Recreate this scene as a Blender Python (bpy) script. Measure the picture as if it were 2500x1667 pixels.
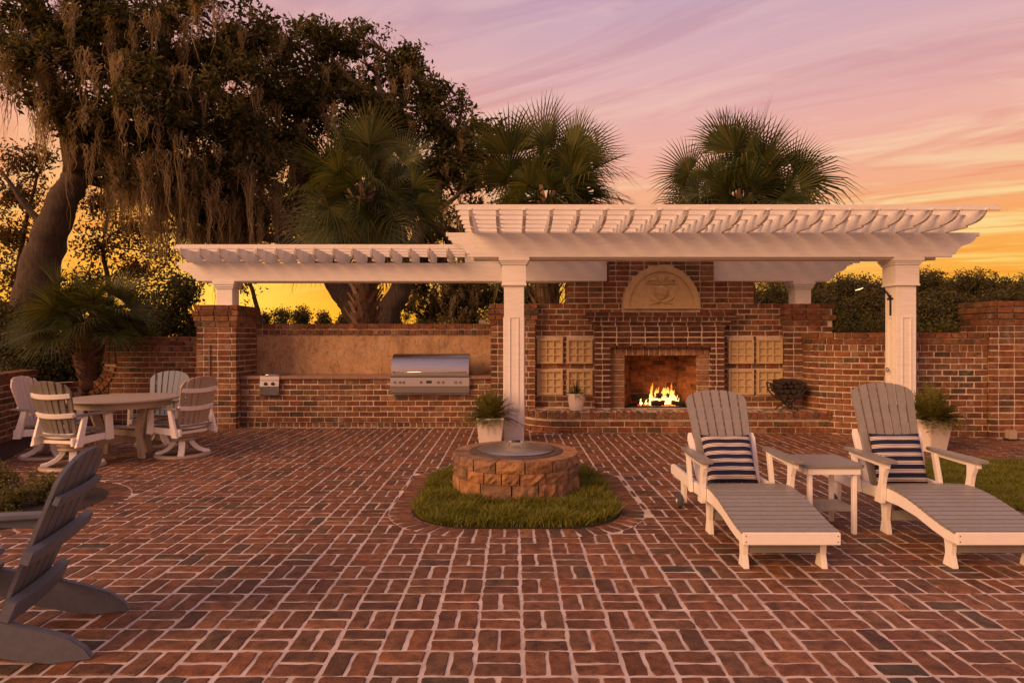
import bpy, bmesh, math, random
import numpy as np
from mathutils import Vector, Matrix
PI = math.pi
R = math.radians
for _o in list(bpy.data.objects):
    bpy.data.objects.remove(_o)
sc = bpy.context.scene
col = sc.collection
rnd = random.Random(7)
rng = np.random.default_rng(11)

# ------------------------------------------------------------------ camera
FPX, HOR, CAMH = 1548.0, 825.0, 1.5
cam_d = bpy.data.cameras.new('camera')
cam = bpy.data.objects.new('camera', cam_d)
col.objects.link(cam)
cam.location = (0, 0, CAMH)
cam.rotation_euler = (PI / 2, 0, 0)
cam_d.sensor_width = 36
cam_d.lens = FPX / 2500 * 36
cam_d.shift_y = -8.5 / 2500
cam_d.clip_end = 3000
sc.camera = cam


def at(px, py, d):
    return Vector(((px - 1250) * d / FPX, d, CAMH - (py - HOR) * d / FPX))


def S(r, g, b):
    def f(c):
        c /= 255
        return c / 12.92 if c <= .04045 else ((c + .055) / 1.055) ** 2.4
    return (f(r), f(g), f(b), 1)


# ------------------------------------------------------------------ world, warm fill lamp, exposure
SUN_AZ = R(-24)          # where the sun went down, seen from the camera (0 = straight ahead)
w = bpy.data.worlds.new('World')
sc.world = w
w.use_nodes = True
nt = w.node_tree
nt.nodes.clear()


def N(nt, typ, **kw):
    n = nt.nodes.new(typ)
    for k, v in kw.items():
        if k.startswith('i_'):
            n.inputs[k[2:].replace('_', ' ')].default_value = v
        else:
            setattr(n, k, v)
    return n


def L(nt, a, b):
    nt.links.new(a, b)


def ramp(nt, stops, interp='LINEAR'):
    n = nt.nodes.new('ShaderNodeValToRGB')
    cr = n.color_ramp
    cr.interpolation = interp
    cr.elements[0].position, cr.elements[0].color = stops[0]
    cr.elements[1].position, cr.elements[1].color = stops[-1]
    for p, c in stops[1:-1]:
        e = cr.elements.new(p)
        e.color = c
    return n


def math_n(nt, op, a, b=None, c=None, clamp=False):
    n = nt.nodes.new('ShaderNodeMath')
    n.operation = op
    n.use_clamp = clamp
    for i, x in enumerate((a, b, c)):
        if x is None:
            continue
        if isinstance(x, (int, float)):
            n.inputs[i].default_value = x
        else:
            nt.links.new(x, n.inputs[i])
    return n.outputs[0]


def mixc(nt, fac, a, b, mode='MIX'):
    n = nt.nodes.new('ShaderNodeMix')
    n.data_type = 'RGBA'
    n.blend_type = mode
    for k, x in ((0, fac), (6, a), (7, b)):
        if isinstance(x, (int, float, tuple)):
            n.inputs[k].default_value = x
        else:
            nt.links.new(x, n.inputs[k])
    return n.outputs[2]


def make_world():
    tc = N(nt, 'ShaderNodeTexCoord')
    vec = tc.outputs['Generated']
    sep = N(nt, 'ShaderNodeSeparateXYZ')
    L(nt, vec, sep.inputs[0])
    z = math_n(nt, 'MAXIMUM', sep.outputs[2], 0.0)
    base = ramp(nt, [(0, S(252, 170, 34)), (.05, S(255, 176, 40)), (.10, S(254, 174, 66)), (.15, S(252, 168, 88)),
                     (.205, S(248, 176, 134)), (.27, S(242, 176, 158)), (.34, S(229, 175, 174)), (.47, S(204, 170, 188)),
                     (.7, S(190, 158, 165)), (1, S(184, 154, 160))])
    L(nt, z, base.inputs[0])
    # away from the sunset the low sky turns to dusky rose
    hl = N(nt, 'ShaderNodeVectorMath', operation='NORMALIZE')
    hc = N(nt, 'ShaderNodeCombineXYZ')
    L(nt, sep.outputs[0], hc.inputs[0])
    L(nt, sep.outputs[1], hc.inputs[1])
    L(nt, hc.outputs[0], hl.inputs[0])
    hd = N(nt, 'ShaderNodeVectorMath', operation='DOT_PRODUCT')
    L(nt, hl.outputs[0], hd.inputs[0])
    hd.inputs[1].default_value = (math.sin(SUN_AZ), math.cos(SUN_AZ), 0)
    away = math_n(nt, 'MULTIPLY', math_n(nt, 'SUBTRACT', .35, hd.outputs['Value']), 1.1, clamp=True)
    rose = ramp(nt, [(0, S(236, 158, 104)), (.2, S(236, 162, 132)), (.45, S(206, 160, 168)), (1, S(184, 154, 170))])
    L(nt, z, rose.inputs[0])
    # cloud sheet seen in perspective: the direction projected on a plane overhead
    den = math_n(nt, 'ADD', z, .10)
    px = math_n(nt, 'DIVIDE', sep.outputs[0], den)
    py = math_n(nt, 'DIVIDE', sep.outputs[1], den)
    cmb = N(nt, 'ShaderNodeCombineXYZ')
    L(nt, px, cmb.inputs[0])
    L(nt, py, cmb.inputs[1])
    def streaks(rot, sx, sy, scale, detail, dist, seed):
        mp = N(nt, 'ShaderNodeMapping')
        mp.inputs['Rotation'].default_value = (0, 0, rot)
        mp2 = N(nt, 'ShaderNodeMapping')
        mp2.inputs['Scale'].default_value = (sx, sy, 1)
        mp2.inputs['Location'].default_value = (seed, seed * 1.7, seed * .3)
        L(nt, cmb.outputs[0], mp.inputs[0])
        L(nt, mp.outputs[0], mp2.inputs[0])
        nz = N(nt, 'ShaderNodeTexNoise')
        nz.inputs['Scale'].default_value = scale
        nz.inputs['Detail'].default_value = detail
        nz.inputs['Roughness'].default_value = .56
        nz.inputs['Distortion'].default_value = dist
        L(nt, mp2.outputs[0], nz.inputs['Vector'])
        return nz.outputs['Fac']
    a = R(-150)
    n1 = streaks(a, .30, 1.3, 1.3, 9, 1.6, 3.1)
    n2 = streaks(a + .12, .36, 1.4, 1.6, 9, 1.5, 9.4)
    n3 = streaks(a - .1, .9, 1.7, 3.0, 8, .8, 1.2)
    m1 = ramp(nt, [(.47, (0, 0, 0, 1)), (.60, (1, 1, 1, 1))])
    L(nt, n1, m1.inputs[0])
    hi = ramp(nt, [(0, S(255, 190, 62)), (.08, S(255, 210, 104)), (.18, S(255, 220, 156)), (.26, S(250, 202, 168)), (.4, S(232, 186, 186)), (1, S(200, 170, 190))])
    L(nt, z, hi.inputs[0])
    k1 = ramp(nt, [(0, (.85, .85, .85, 1)), (.2, (1, 1, 1, 1)), (.3, (.7, .7, .7, 1)), (.45, (.4, .4, .4, 1)), (1, (.15, .15, .15, 1))])
    L(nt, z, k1.inputs[0])
    c = mixc(nt, math_n(nt, 'MULTIPLY', m1.outputs[0], k1.outputs[0]), base.outputs[0], hi.outputs[0])
    m2 = ramp(nt, [(.50, (0, 0, 0, 1)), (.62, (1, 1, 1, 1))])
    L(nt, n2, m2.inputs[0])
    lo = ramp(nt, [(0, S(244, 136, 18)), (.1, S(246, 138, 44)), (.2, S(238, 142, 96)), (.3, S(222, 154, 150)), (.5, S(186, 155, 180)), (1, S(160, 140, 165))])
    L(nt, z, lo.inputs[0])
    c = mixc(nt, math_n(nt, 'MULTIPLY', m2.outputs[0], .75), c, lo.outputs[0])
    m3 = ramp(nt, [(.56, (0, 0, 0, 1)), (.72, (1, 1, 1, 1))])
    L(nt, n3, m3.inputs[0])
    c = mixc(nt, math_n(nt, 'MULTIPLY', m3.outputs[0], .6), c, hi.outputs[0])
    # glow round the place where the sun sets
    sd = Vector((math.sin(SUN_AZ), math.cos(SUN_AZ), .045)).normalized()
    dt = N(nt, 'ShaderNodeVectorMath', operation='DOT_PRODUCT')
    nrm = N(nt, 'ShaderNodeVectorMath', operation='NORMALIZE')
    L(nt, vec, nrm.inputs[0])
    L(nt, nrm.outputs[0], dt.inputs[0])
    dt.inputs[1].default_value = sd
    d0 = math_n(nt, 'MAXIMUM', dt.outputs['Value'], 0.0)
    g1 = math_n(nt, 'MULTIPLY', math_n(nt, 'POWER', d0, 22.0), .8, clamp=True)
    c = mixc(nt, g1, c, S(255, 160, 22))
    g2 = math_n(nt, 'MULTIPLY', math_n(nt, 'POWER', d0, 160.0), .75, clamp=True)
    c = mixc(nt, g2, c, S(255, 212, 90))
    c = mixc(nt, away, c, rose.outputs[0])
    bg = N(nt, 'ShaderNodeBackground')
    L(nt, c, bg.inputs[0])
    bg.inputs[1].default_value = .96
    sky = N(nt, 'ShaderNodeTexSky', sky_type='NISHITA')
    sky.sun_disc = False
    sky.sun_elevation = R(2)
    sky.sun_rotation = SUN_AZ
    bg2 = N(nt, 'ShaderNodeBackground')
    L(nt, sky.outputs[0], bg2.inputs[0])
    bg2.inputs[1].default_value = .012
    add = N(nt, 'ShaderNodeAddShader')
    L(nt, bg.outputs[0], add.inputs[0])
    L(nt, bg2.outputs[0], add.inputs[1])
    out = N(nt, 'ShaderNodeOutputWorld')
    L(nt, add.outputs[0], out.inputs[0])


make_world()
warm_fill_d = bpy.data.lights.new('warm_fill', 'SUN')
warm_fill = bpy.data.objects.new('warm_fill', warm_fill_d)  # added warm fill from behind the camera; the real sun has set ahead
col.objects.link(warm_fill)
warm_fill_d.energy = 3.5
warm_fill_d.angle = R(36)
warm_fill_d.color = (1, .50, .22)
warm_fill.rotation_euler = Vector((.72, .56, -.40)).to_track_quat('-Z', 'Y').to_euler()
warm_fill.location = (-8, -6, 8)
sc.view_settings.view_transform = 'Standard'
sc.view_settings.look = 'None'
sc.view_settings.gamma = 1
sc.view_settings.exposure = 0.0
sc.view_settings.use_curve_mapping = False
sc.cycles.max_bounces = 6
sc.cycles.transparent_max_bounces = 8


# ------------------------------------------------------------------ helpers
def tag(o, label=None, cat=None, group=None, kind=None):
    if label:
        o['label'] = label
    if cat:
        o['category'] = cat
    if group:
        o['group'] = group
    if kind:
        o['kind'] = kind
    return o


def thing(name, label, cat, loc=(0, 0, 0), rz=0, group=None):
    o = bpy.data.objects.new(name, None)
    col.objects.link(o)
    o.location = loc
    o.rotation_euler = (0, 0, rz)
    o.empty_display_size = .1
    return tag(o, label, cat, group, 'thing')


def link_obj(name, me, parent=None, mat=None):
    o = bpy.data.objects.new(name, me)
    col.objects.link(o)
    if parent is not None:
        o.parent = parent
    if mat is not None and len(me.materials) == 0:
        me.materials.append(mat)
    return o


def np_mesh(name, V, F, smooth=False):
    """V (n,3), F (m,k) one face size."""
    me = bpy.data.meshes.new(name)
    V = np.ascontiguousarray(V, dtype=np.float32)
    F = np.ascontiguousarray(F, dtype=np.int32)
    m, k = F.shape
    me.vertices.add(len(V))
    me.vertices.foreach_set('co', V.ravel())
    me.loops.add(m * k)
    me.loops.foreach_set('vertex_index', F.ravel())
    me.polygons.add(m)
    me.polygons.foreach_set('loop_start', np.arange(0, m * k, k, dtype=np.int32))
    me.polygons.foreach_set('use_smooth', np.full(m, smooth))
    me.update(calc_edges=True)
    return me


class MB:
    def __init__(s):
        s.v, s.f = [], []

    def add(s, vs, fs):
        b = len(s.v)
        s.v += [tuple(x) for x in vs]
        s.f += [[b + i for i in f] for f in fs]
        return s

    def box(s, x0, x1, y0, y1, z0, z1, M=None):
        vs = [Vector((x, y, z)) for z in (z0, z1) for y in (y0, y1) for x in (x0, x1)]
        if M is not None:
            vs = [M @ v for v in vs]
        return s.add(vs, [(0, 2, 3, 1), (4, 5, 7, 6), (0, 1, 5, 4), (2, 6, 7, 3), (0, 4, 6, 2), (1, 3, 7, 5)])

    def prism(s, prof, a0, a1, axis='x', M=None):
        """prof: 2D points; axis x -> (y,z) profile, y -> (x,z), z -> (x,y)."""
        def p3(p, a):
            v = {'x': (a, p[0], p[1]), 'y': (p[0], a, p[1]), 'z': (p[0], p[1], a)}[axis]
            v = Vector(v)
            return M @ v if M is not None else v
        n = len(prof)
        vs = [p3(p, a0) for p in prof] + [p3(p, a1) for p in prof]
        fs = [list(range(n))[::-1], list(range(n, 2 * n))] + [(i, (i + 1) % n, n + (i + 1) % n, n + i) for i in range(n)]
        return s.add(vs, fs)

    def tube(s, path, rad, n=8, cap=True, flat=1.0):
        path = [Vector(p) for p in path]
        if not isinstance(rad, (list, tuple)):
            rad = [rad] * len(path)
        b = len(s.v)
        up = Vector((0, 0, 1))
        for i, p in enumerate(path):
            t = (path[min(i + 1, len(path) - 1)] - path[max(i - 1, 0)]).normalized()
            a = t.cross(up)
            if a.length < .05:
                a = t.cross(Vector((1, 0, 0)))
            a.normalize()
            c = t.cross(a).normalized()
            for k in range(n):
                q = 2 * PI * k / n
                s.v.append(tuple(p + (a * math.cos(q) + c * math.sin(q) * flat) * rad[i]))
        for i in range(len(path) - 1):
            for k in range(n):
                s.f.append([b + i * n + k, b + i * n + (k + 1) % n, b + (i + 1) * n + (k + 1) % n, b + (i + 1) * n + k])
        if cap:
            s.f.append([b + k for k in range(n)][::-1])
            s.f.append([b + (len(path) - 1) * n + k for k in range(n)])
        return s

    def lathe(s, prof, n=32, c=(0, 0, 0), closed=False):
        b = len(s.v)
        m = len(prof)
        for r, z in prof:
            for k in range(n):
                q = 2 * PI * k / n
                s.v.append((c[0] + r * math.cos(q), c[1] + r * math.sin(q), c[2] + z))
        rows = m if closed else m - 1
        for i in range(rows):
            j = (i + 1) % m
            for k in range(n):
                s.f.append([b + i * n + k, b + i * n + (k + 1) % n, b + j * n + (k + 1) % n, b + j * n + k])
        if not closed:
            s.f.append([b + k for k in range(n)][::-1])
            s.f.append([b + (m - 1) * n + k for k in range(n)])
        return s

    def build(s, name, mat, parent=None, bevel=0, smooth=False, seg=2):
        me = bpy.data.meshes.new(name)
        me.from_pydata(s.v, [], s.f)
        bm = bmesh.new()
        bm.from_mesh(me)
        bmesh.ops.recalc_face_normals(bm, faces=bm.faces)
        if bevel:
            es = [e for e in bm.edges if len(e.link_faces) == 2 and e.calc_face_angle(0) > .6]
            bmesh.ops.bevel(bm, geom=es, offset=bevel, segments=seg, affect='EDGES', clamp_overlap=True)
        bm.to_mesh(me)
        bm.free()
        if smooth:
            me.polygons.foreach_set('use_smooth', np.full(len(me.polygons), True))
            if bevel or smooth == 'auto':
                me.set_sharp_from_angle(angle=R(40))
        return link_obj(name, me, parent, mat)


# ------------------------------------------------------------------ materials
def new_mat(name):
    m = bpy.data.materials.new(name)
    m.use_nodes = True
    t = m.node_tree
    bsdf = t.nodes['Principled BSDF']
    return m, t, bsdf


def c4(c):
    return (c[0], c[1], c[2], 1)


def noise(t, vec, scale, detail=5, rough=.55, dist=0):
    n = N(t, 'ShaderNodeTexNoise')
    n.inputs['Scale'].default_value = scale
    n.inputs['Detail'].default_value = detail
    n.inputs['Roughness'].default_value = rough
    n.inputs['Distortion'].default_value = dist
    if vec is not None:
        L(t, vec, n.inputs['Vector'])
    return n.outputs['Fac']


def piece_random(t):
    oi = N(t, 'ShaderNodeObjectInfo')
    ge = N(t, 'ShaderNodeNewGeometry')
    return math_n(t, 'FRACT', math_n(t, 'ADD', math_n(t, 'MULTIPLY', oi.outputs['Random'], 7.31), ge.outputs['Random Per Island'])), ge.outputs['Position']


def bump_to(t, bsdf, h, strength, dist=.01):
    b = N(t, 'ShaderNodeBump')
    b.inputs['Strength'].default_value = strength
    b.inputs['Distance'].default_value = dist
    L(t, h, b.inputs['Height'])
    L(t, b.outputs[0], bsdf.inputs['Normal'])


def brick_mat(name, cols, stain=.35, rough=.85, bump=.5, mott=.5, lime=.0, spec=.3):
    m, t, b = new_mat(name)
    r, pos = piece_random(t)
    n = len(cols)
    cr = ramp(t, [((i + .0) / max(1, n - 1), c) for i, c in enumerate(cols)])
    L(t, r, cr.inputs[0])
    f1 = noise(t, pos, 14, 6, .6)
    f2 = noise(t, pos, 70, 4, .6)
    dark = ramp(t, [(.3, (1 - mott, 1 - mott, 1 - mott, 1)), (.62, (1.12, 1.1, 1.08, 1))])
    L(t, f1, dark.inputs[0])
    c = mixc(t, 1.0, cr.outputs[0], dark.outputs[0], 'MULTIPLY')
    big = ramp(t, [(.32, (.74, .72, .72, 1)), (.66, (1.16, 1.16, 1.14, 1))])
    L(t, noise(t, pos, 1.3, 5, .6), big.inputs[0])
    c = mixc(t, 1.0, c, big.outputs[0], 'MULTIPLY')
    sp = ramp(t, [(.36, (.55, .52, .5, 1)), (.5, (1, 1, 1, 1))])
    L(t, f2, sp.inputs[0])
    c = mixc(t, stain, c, mixc(t, 1.0, c, sp.outputs[0], 'MULTIPLY'))
    if lime:
        f3 = noise(t, pos, 5, 6, .65)
        k = ramp(t, [(.56, (0, 0, 0, 1)), (.74, (1, 1, 1, 1))])
        L(t, f3, k.inputs[0])
        c = mixc(t, math_n(t, 'MULTIPLY', k.outputs[0], lime), c, (.42, .36, .31, 1))
    L(t, c, b.inputs['Base Color'])
    b.inputs['Roughness'].default_value = rough
    b.inputs['Specular IOR Level'].default_value = spec
    bump_to(t, b, math_n(t, 'ADD', f1, math_n(t, 'MULTIPLY', f2, .6)), bump, .006)
    return m


def plain_mat(name, c1, c2=None, scale=10, rough=.6, metal=0, bump=0, vary=.0, stretch=None, spec=.5, detail=5, lo=.35, hi=.65, world=False):
    m, t, b = new_mat(name)
    if world:
        vec = N(t, 'ShaderNodeNewGeometry').outputs['Position']
    else:
        vec = N(t, 'ShaderNodeTexCoord').outputs['Object']
    if stretch:
        mp = N(t, 'ShaderNodeMapping')
        mp.inputs['Scale'].default_value = stretch
        L(t, vec, mp.inputs[0])
        vec = mp.outputs[0]
    f = noise(t, vec, scale, detail, .6)
    if c2 is None:
        c2 = tuple(x * .86 for x in c1[:3])
    cr = ramp(t, [(lo, c4(c1)), (hi, c4(c2))])
    L(t, f, cr.inputs[0])
    c = cr.outputs[0]
    if vary:
        r, _ = piece_random(t)
        k = math_n(t, 'ADD', math_n(t, 'MULTIPLY', r, 2 * vary), 1 - vary)
        cb = N(t, 'ShaderNodeCombineColor')
        for i in range(3):
            L(t, k, cb.inputs[i])
        c = mixc(t, 1.0, c, cb.outputs[0], 'MULTIPLY')
    L(t, c, b.inputs['Base Color'])
    b.inputs['Roughness'].default_value = rough
    b.inputs['Metallic'].default_value = metal
    b.inputs['Specular IOR Level'].default_value = spec
    if bump:
        bump_to(t, b, noise(t, vec, scale * 4, 4, .6), bump, .004)
    return m


def leaf_mat(name, c1, c2, c3=None, trans=.35, rough=.55):
    m, t, b = new_mat(name)
    r, pos = piece_random(t)
    st = [(0, c4(c1)), (.55, c4(c2)), (1, c4(c3 or c2))]
    cr = ramp(t, st)
    L(t, r, cr.inputs[0])
    L(t, cr.outputs[0], b.inputs['Base Color'])
    b.inputs['Roughness'].default_value = rough
    b.inputs['Specular IOR Level'].default_value = .25
    tr = N(t, 'ShaderNodeBsdfTranslucent')
    tc = mixc(t, 1.0, cr.outputs[0], (1.5, 1.3, .6, 1), 'MULTIPLY')
    L(t, tc, tr.inputs[0])
    mx = N(t, 'ShaderNodeMixShader')
    mx.inputs[0].default_value = trans
    out = t.nodes['Material Output']
    L(t, b.outputs[0], mx.inputs[1])
    L(t, tr.outputs[0], mx.inputs[2])
    L(t, mx.outputs[0], out.inputs[0])
    return m


M = {}
M['paver'] = brick_mat('paver_brick', [(0.197, 0.0753, 0.0326, 1), (0.242, 0.0989, 0.0412, 1), (0.151, 0.0612, 0.0288, 1), (0.281, 0.126, 0.0557, 1), (0.112, 0.0542, 0.0298, 1), (0.224, 0.0872, 0.0365, 1), (0.185, 0.0918, 0.0451, 1), (0.258, 0.106, 0.0441, 1), (0.0842, 0.0636, 0.0384, 1)],
                       stain=.7, rough=.62, bump=.8, mott=.6, spec=.4)
M['brick'] = brick_mat('wall_brick', [(0.182, 0.0672, 0.0328, 1), (0.242, 0.0974, 0.0447, 1), (0.127, 0.0521, 0.0288, 1), (0.296, 0.162, 0.0795, 1), (0.176, 0.0858, 0.0437, 1), (0.22, 0.0904, 0.0417, 1), (0.0824, 0.058, 0.0367, 1), (0.253, 0.133, 0.0656, 1), (0.154, 0.058, 0.0298, 1), (0.275, 0.116, 0.0516, 1)],
                      stain=.6, bump=.7, mott=.5, lime=.4)
M['hearth_brick'] = brick_mat('hearth_brick', [(0.195, 0.0708, 0.0346, 1), (0.244, 0.0976, 0.0454, 1), (0.146, 0.0586, 0.0324, 1), (0.281, 0.152, 0.0734, 1), (0.104, 0.0683, 0.041, 1), (0.22, 0.122, 0.0648, 1), (0.183, 0.0659, 0.0346, 1)],
                              stain=.6, bump=.7, mott=.55, lime=.16)
M['firebrick'] = brick_mat('fire_brick', [(.30, .11, .045, 1), (.34, .13, .055, 1), (.22, .075, .035, 1), (.14, .06, .035, 1)], stain=.4, bump=.3, mott=.6)
M['jamb_brick'] = brick_mat('jamb_brick', [(.30, .17, .09, 1), (.36, .22, .12, 1), (.24, .12, .065, 1), (.34, .19, .10, 1)], stain=.5, bump=.6, mott=.45, lime=.2)
M['surround_brick'] = brick_mat('surround_brick', [(.13, .046, .026, 1), (.16, .06, .033, 1), (.09, .036, .024, 1), (.17, .085, .05, 1), (.12, .055, .035, 1)], stain=.6, bump=.7, mott=.6, lime=.1)
M['mortar'] = plain_mat('mortar', (.60, .485, .385), (.42, .335, .265), 9, .95, bump=.6, world=True)
M['paver_mortar'] = plain_mat('paver_mortar', (.66, .55, .47), (.46, .375, .32), 7, .95, bump=.8, world=True)
M['fire_mortar'] = plain_mat('fire_mortar', (.26, .13, .065), (.16, .08, .04), 9, .95, world=True)
def painted_wood():
    m, t, b = new_mat('white_painted_wood')
    r, pos = piece_random(t)
    mp = N(t, 'ShaderNodeMapping')
    mp.inputs['Scale'].default_value = (.8, 4, 5)
    L(t, pos, mp.inputs[0])
    g = noise(t, mp.outputs[0], 6, 8, .65)
    cr = ramp(t, [(.35, (.84, .80, .76, 1)), (.62, (.76, .72, .67, 1)), (.8, (.62, .57, .51, 1))])
    L(t, g, cr.inputs[0])
    sp = noise(t, pos, 9, 7, .7)
    k = ramp(t, [(.66, (1, 1, 1, 1)), (.76, (.62, .56, .5, 1))])
    L(t, sp, k.inputs[0])
    c = mixc(t, 1.0, cr.outputs[0], k.outputs[0], 'MULTIPLY')
    v = math_n(t, 'ADD', math_n(t, 'MULTIPLY', r, .08), .95)
    cb = N(t, 'ShaderNodeCombineColor')
    for i in range(3):
        L(t, v, cb.inputs[i])
    L(t, mixc(t, 1.0, c, cb.outputs[0], 'MULTIPLY'), b.inputs['Base Color'])
    b.inputs['Roughness'].default_value = .55
    bump_to(t, b, g, .25, .004)
    return m


M['white'] = painted_wood()
M['poly_white'] = plain_mat('white_poly_lumber', (.86, .82, .78), (.82, .78, .74), 20, .42, bump=.05, vary=.02)
M['poly_grey'] = plain_mat('grey_poly_lumber', (.26, .245, .228), (.225, .212, .198), 25, .34, bump=.06, vary=.06)
M['poly_slate'] = plain_mat('slate_poly_lumber', (.125, .135, .165), (.105, .115, .14), 30, .5, bump=.06, vary=.05)
M['poly_tan'] = plain_mat('tan_poly_lumber', (.42, .34, .26), (.38, .30, .23), 25, .45, vary=.05)
M['steel'] = plain_mat('brushed_steel', (.52, .51, .50), (.44, .43, .42), 6, .26, metal=1, stretch=(1, 40, 40))
M['steel_lid'] = plain_mat('spun_steel', (.52, .5, .48), (.42, .4, .38), 8, .32, metal=1)
M['chrome'] = plain_mat('chrome', (.75, .74, .73), (.7, .69, .68), 4, .12, metal=1)
M['black'] = plain_mat('black_metal', (.018, .017, .016), (.03, .028, .026), 20, .5)
M['rust'] = plain_mat('rusted_ring', (.16, .10, .07), (.10, .065, .05), 12, .6, metal=.4)
M['rubber'] = plain_mat('wheel_rubber', (.09, .09, .095), (.07, .07, .075), 20, .7)
M['slab'] = plain_mat('counter_stone', (.30, .18, .12), (.22, .13, .09), 12, .4, bump=.1, world=True)
M['cream'] = plain_mat('cast_stone', (.57, .42, .225), (.49, .35, .18), 14, .8, bump=.25, world=True)
M['planter'] = plain_mat('white_planter', (.78, .70, .64), (.72, .64, .58), 6, .5)
M['soil'] = plain_mat('soil', (.018, .011, .007), (.035, .021, .013), 30, .95, bump=.8, world=True)
M['mulch'] = plain_mat('mulch', (.06, .03, .017), (.022, .013, .009), 26, .95, bump=1, world=True)
M['ground'] = plain_mat('field_grass', (.05, .055, .018), (.075, .07, .025), .6, .95, bump=.4, world=True)
M['log'] = plain_mat('split_log', (.04, .026, .018), (.016, .011, .009), 9, .9, bump=.8, stretch=(1, 1, 6))
M['char'] = plain_mat('charred_log', (.03, .022, .018), (.012, .01, .009), 14, .95, bump=.8)
M['bark'] = plain_mat('oak_bark', (.085, .056, .036), (.04, .027, .018), 5, .95, bump=1, stretch=(3, 3, .7), world=True)
M['palm_bark'] = plain_mat('palm_trunk', (.16, .085, .05), (.08, .045, .028), 9, .95, bump=.9, world=True)
M['boot'] = plain_mat('palm_boot', (.38, .25, .165), (.24, .15, .095), 8, .9, bump=.6, vary=.25, world=True)
M['oak_leaf'] = leaf_mat('oak_leaf', (.028, .034, .011), (.065, .066, .022), (.17, .14, .046), .45)
M['back_leaf'] = leaf_mat('backlit_leaf', (.05, .03, .008), (.09, .055, .012), (.13, .075, .015), .4)
M['moss'] = leaf_mat('spanish_moss', (.26, .205, .125), (.38, .295, .18), (.18, .145, .095), .4, .9)
M['palm'] = leaf_mat('palm_leaf', (.04, .058, .018), (.075, .092, .026), (.135, .125, .034), .3, .45)
M['shrub'] = leaf_mat('shrub_leaf', (.025, .03, .008), (.05, .052, .013), (.08, .072, .02), .25)
M['hedge'] = leaf_mat('hedge_leaf', (.07, .08, .018), (.12, .125, .028), (.18, .15, .038), .3)
M['far_leaf'] = leaf_mat('far_tree_leaf', (.035, .034, .011), (.062, .056, .016), (.10, .082, .024), .2)
M['grass'] = leaf_mat('grass_blade', (.11, .14, .02), (.18, .195, .028), (.26, .23, .045), .35)
M['fern'] = leaf_mat('fern_leaf', (.09, .11, .026), (.15, .15, .036), (.22, .18, .05), .3)


def stone_mat():
    m, t, b = new_mat('backsplash_stone')
    pos = N(t, 'ShaderNodeNewGeometry').outputs['Position']
    mp = N(t, 'ShaderNodeMapping')
    mp.inputs['Scale'].default_value = (1.5, 1, .8)
    mp.inputs['Rotation'].default_value = (0, R(20), 0)
    L(t, pos, mp.inputs[0])
    v = mp.outputs[0]
    cr = ramp(t, [(.32, (.24, .155, .09, 1)), (.45, (.40, .245, .125, 1)), (.56, (.47, .30, .16, 1)), (.7, (.42, .32, .23, 1))])
    L(t, noise(t, v, 2.2, 9, .68, .5), cr.inputs[0])
    c = cr.outputs[0]
    for sc_, ds, k in ((2.6, 1.2, .75), (5.5, .9, .6)):
        f = noise(t, v, sc_, 7, .62, ds)
        vein = ramp(t, [(.478, (1, 1, 1, 1)), (.5, (.34, .30, .28, 1)), (.516, (1, 1, 1, 1))])
        L(t, f, vein.inputs[0])
        c = mixc(t, k, c, mixc(t, 1.0, c, vein.outputs[0], 'MULTIPLY'))
    g = noise(t, pos, 60, 3, .6)
    gr = ramp(t, [(.35, (.82, .82, .82, 1)), (.65, (1.1, 1.1, 1.1, 1))])
    L(t, g, gr.inputs[0])
    L(t, mixc(t, 1.0, c, gr.outputs[0], 'MULTIPLY'), b.inputs['Base Color'])
    b.inputs['Roughness'].default_value = .5
    bump_to(t, b, g, .2, .006)
    return m


def pit_mat():
    m, t, b = new_mat('split_face_stone')
    r, pos = piece_random(t)
    cr = ramp(t, [(0, (.29, .15, .065, 1)), (.25, (.36, .20, .09, 1)), (.5, (.21, .13, .08, 1)), (.75, (.30, .18, .10, 1)), (1, (.38, .18, .07, 1))])
    L(t, r, cr.inputs[0])
    f = noise(t, pos, 9, 7, .65)
    k = ramp(t, [(.33, (.45, .42, .4, 1)), (.6, (1.15, 1.1, 1.05, 1))])
    L(t, f, k.inputs[0])
    L(t, mixc(t, 1.0, cr.outputs[0], k.outputs[0], 'MULTIPLY'), b.inputs['Base Color'])
    b.inputs['Roughness'].default_value = .9
    bump_to(t, b, math_n(t, 'ADD', f, noise(t, pos, 40, 5, .6)), .9, .015)
    return m


def stripe_mat():
    m, t, b = new_mat('striped_fabric')
    tc = N(t, 'ShaderNodeTexCoord')
    sp = N(t, 'ShaderNodeSeparateXYZ')
    L(t, tc.outputs['Object'], sp.inputs[0])
    q = math_n(t, 'FRACT', math_n(t, 'ADD', math_n(t, 'MULTIPLY', sp.outputs[2], 1 / .066), 20.2))
    nv, wh = (.022, .022, .05, 1), (.74, .66, .63, 1)
    cr = ramp(t, [(0, nv), (.46, wh), (.54, nv), (.62, wh), (.72, nv), (.80, wh), (.88, nv), (1, nv)], 'CONSTANT')
    L(t, q, cr.inputs[0])
    L(t, cr.outputs[0], b.inputs['Base Color'])
    b.inputs['Roughness'].default_value = .9
    b.inputs['Specular IOR Level'].default_value = .15
    bump_to(t, b, noise(t, tc.outputs['Object'], 260, 2, .5), .25, .002)
    return m


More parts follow.
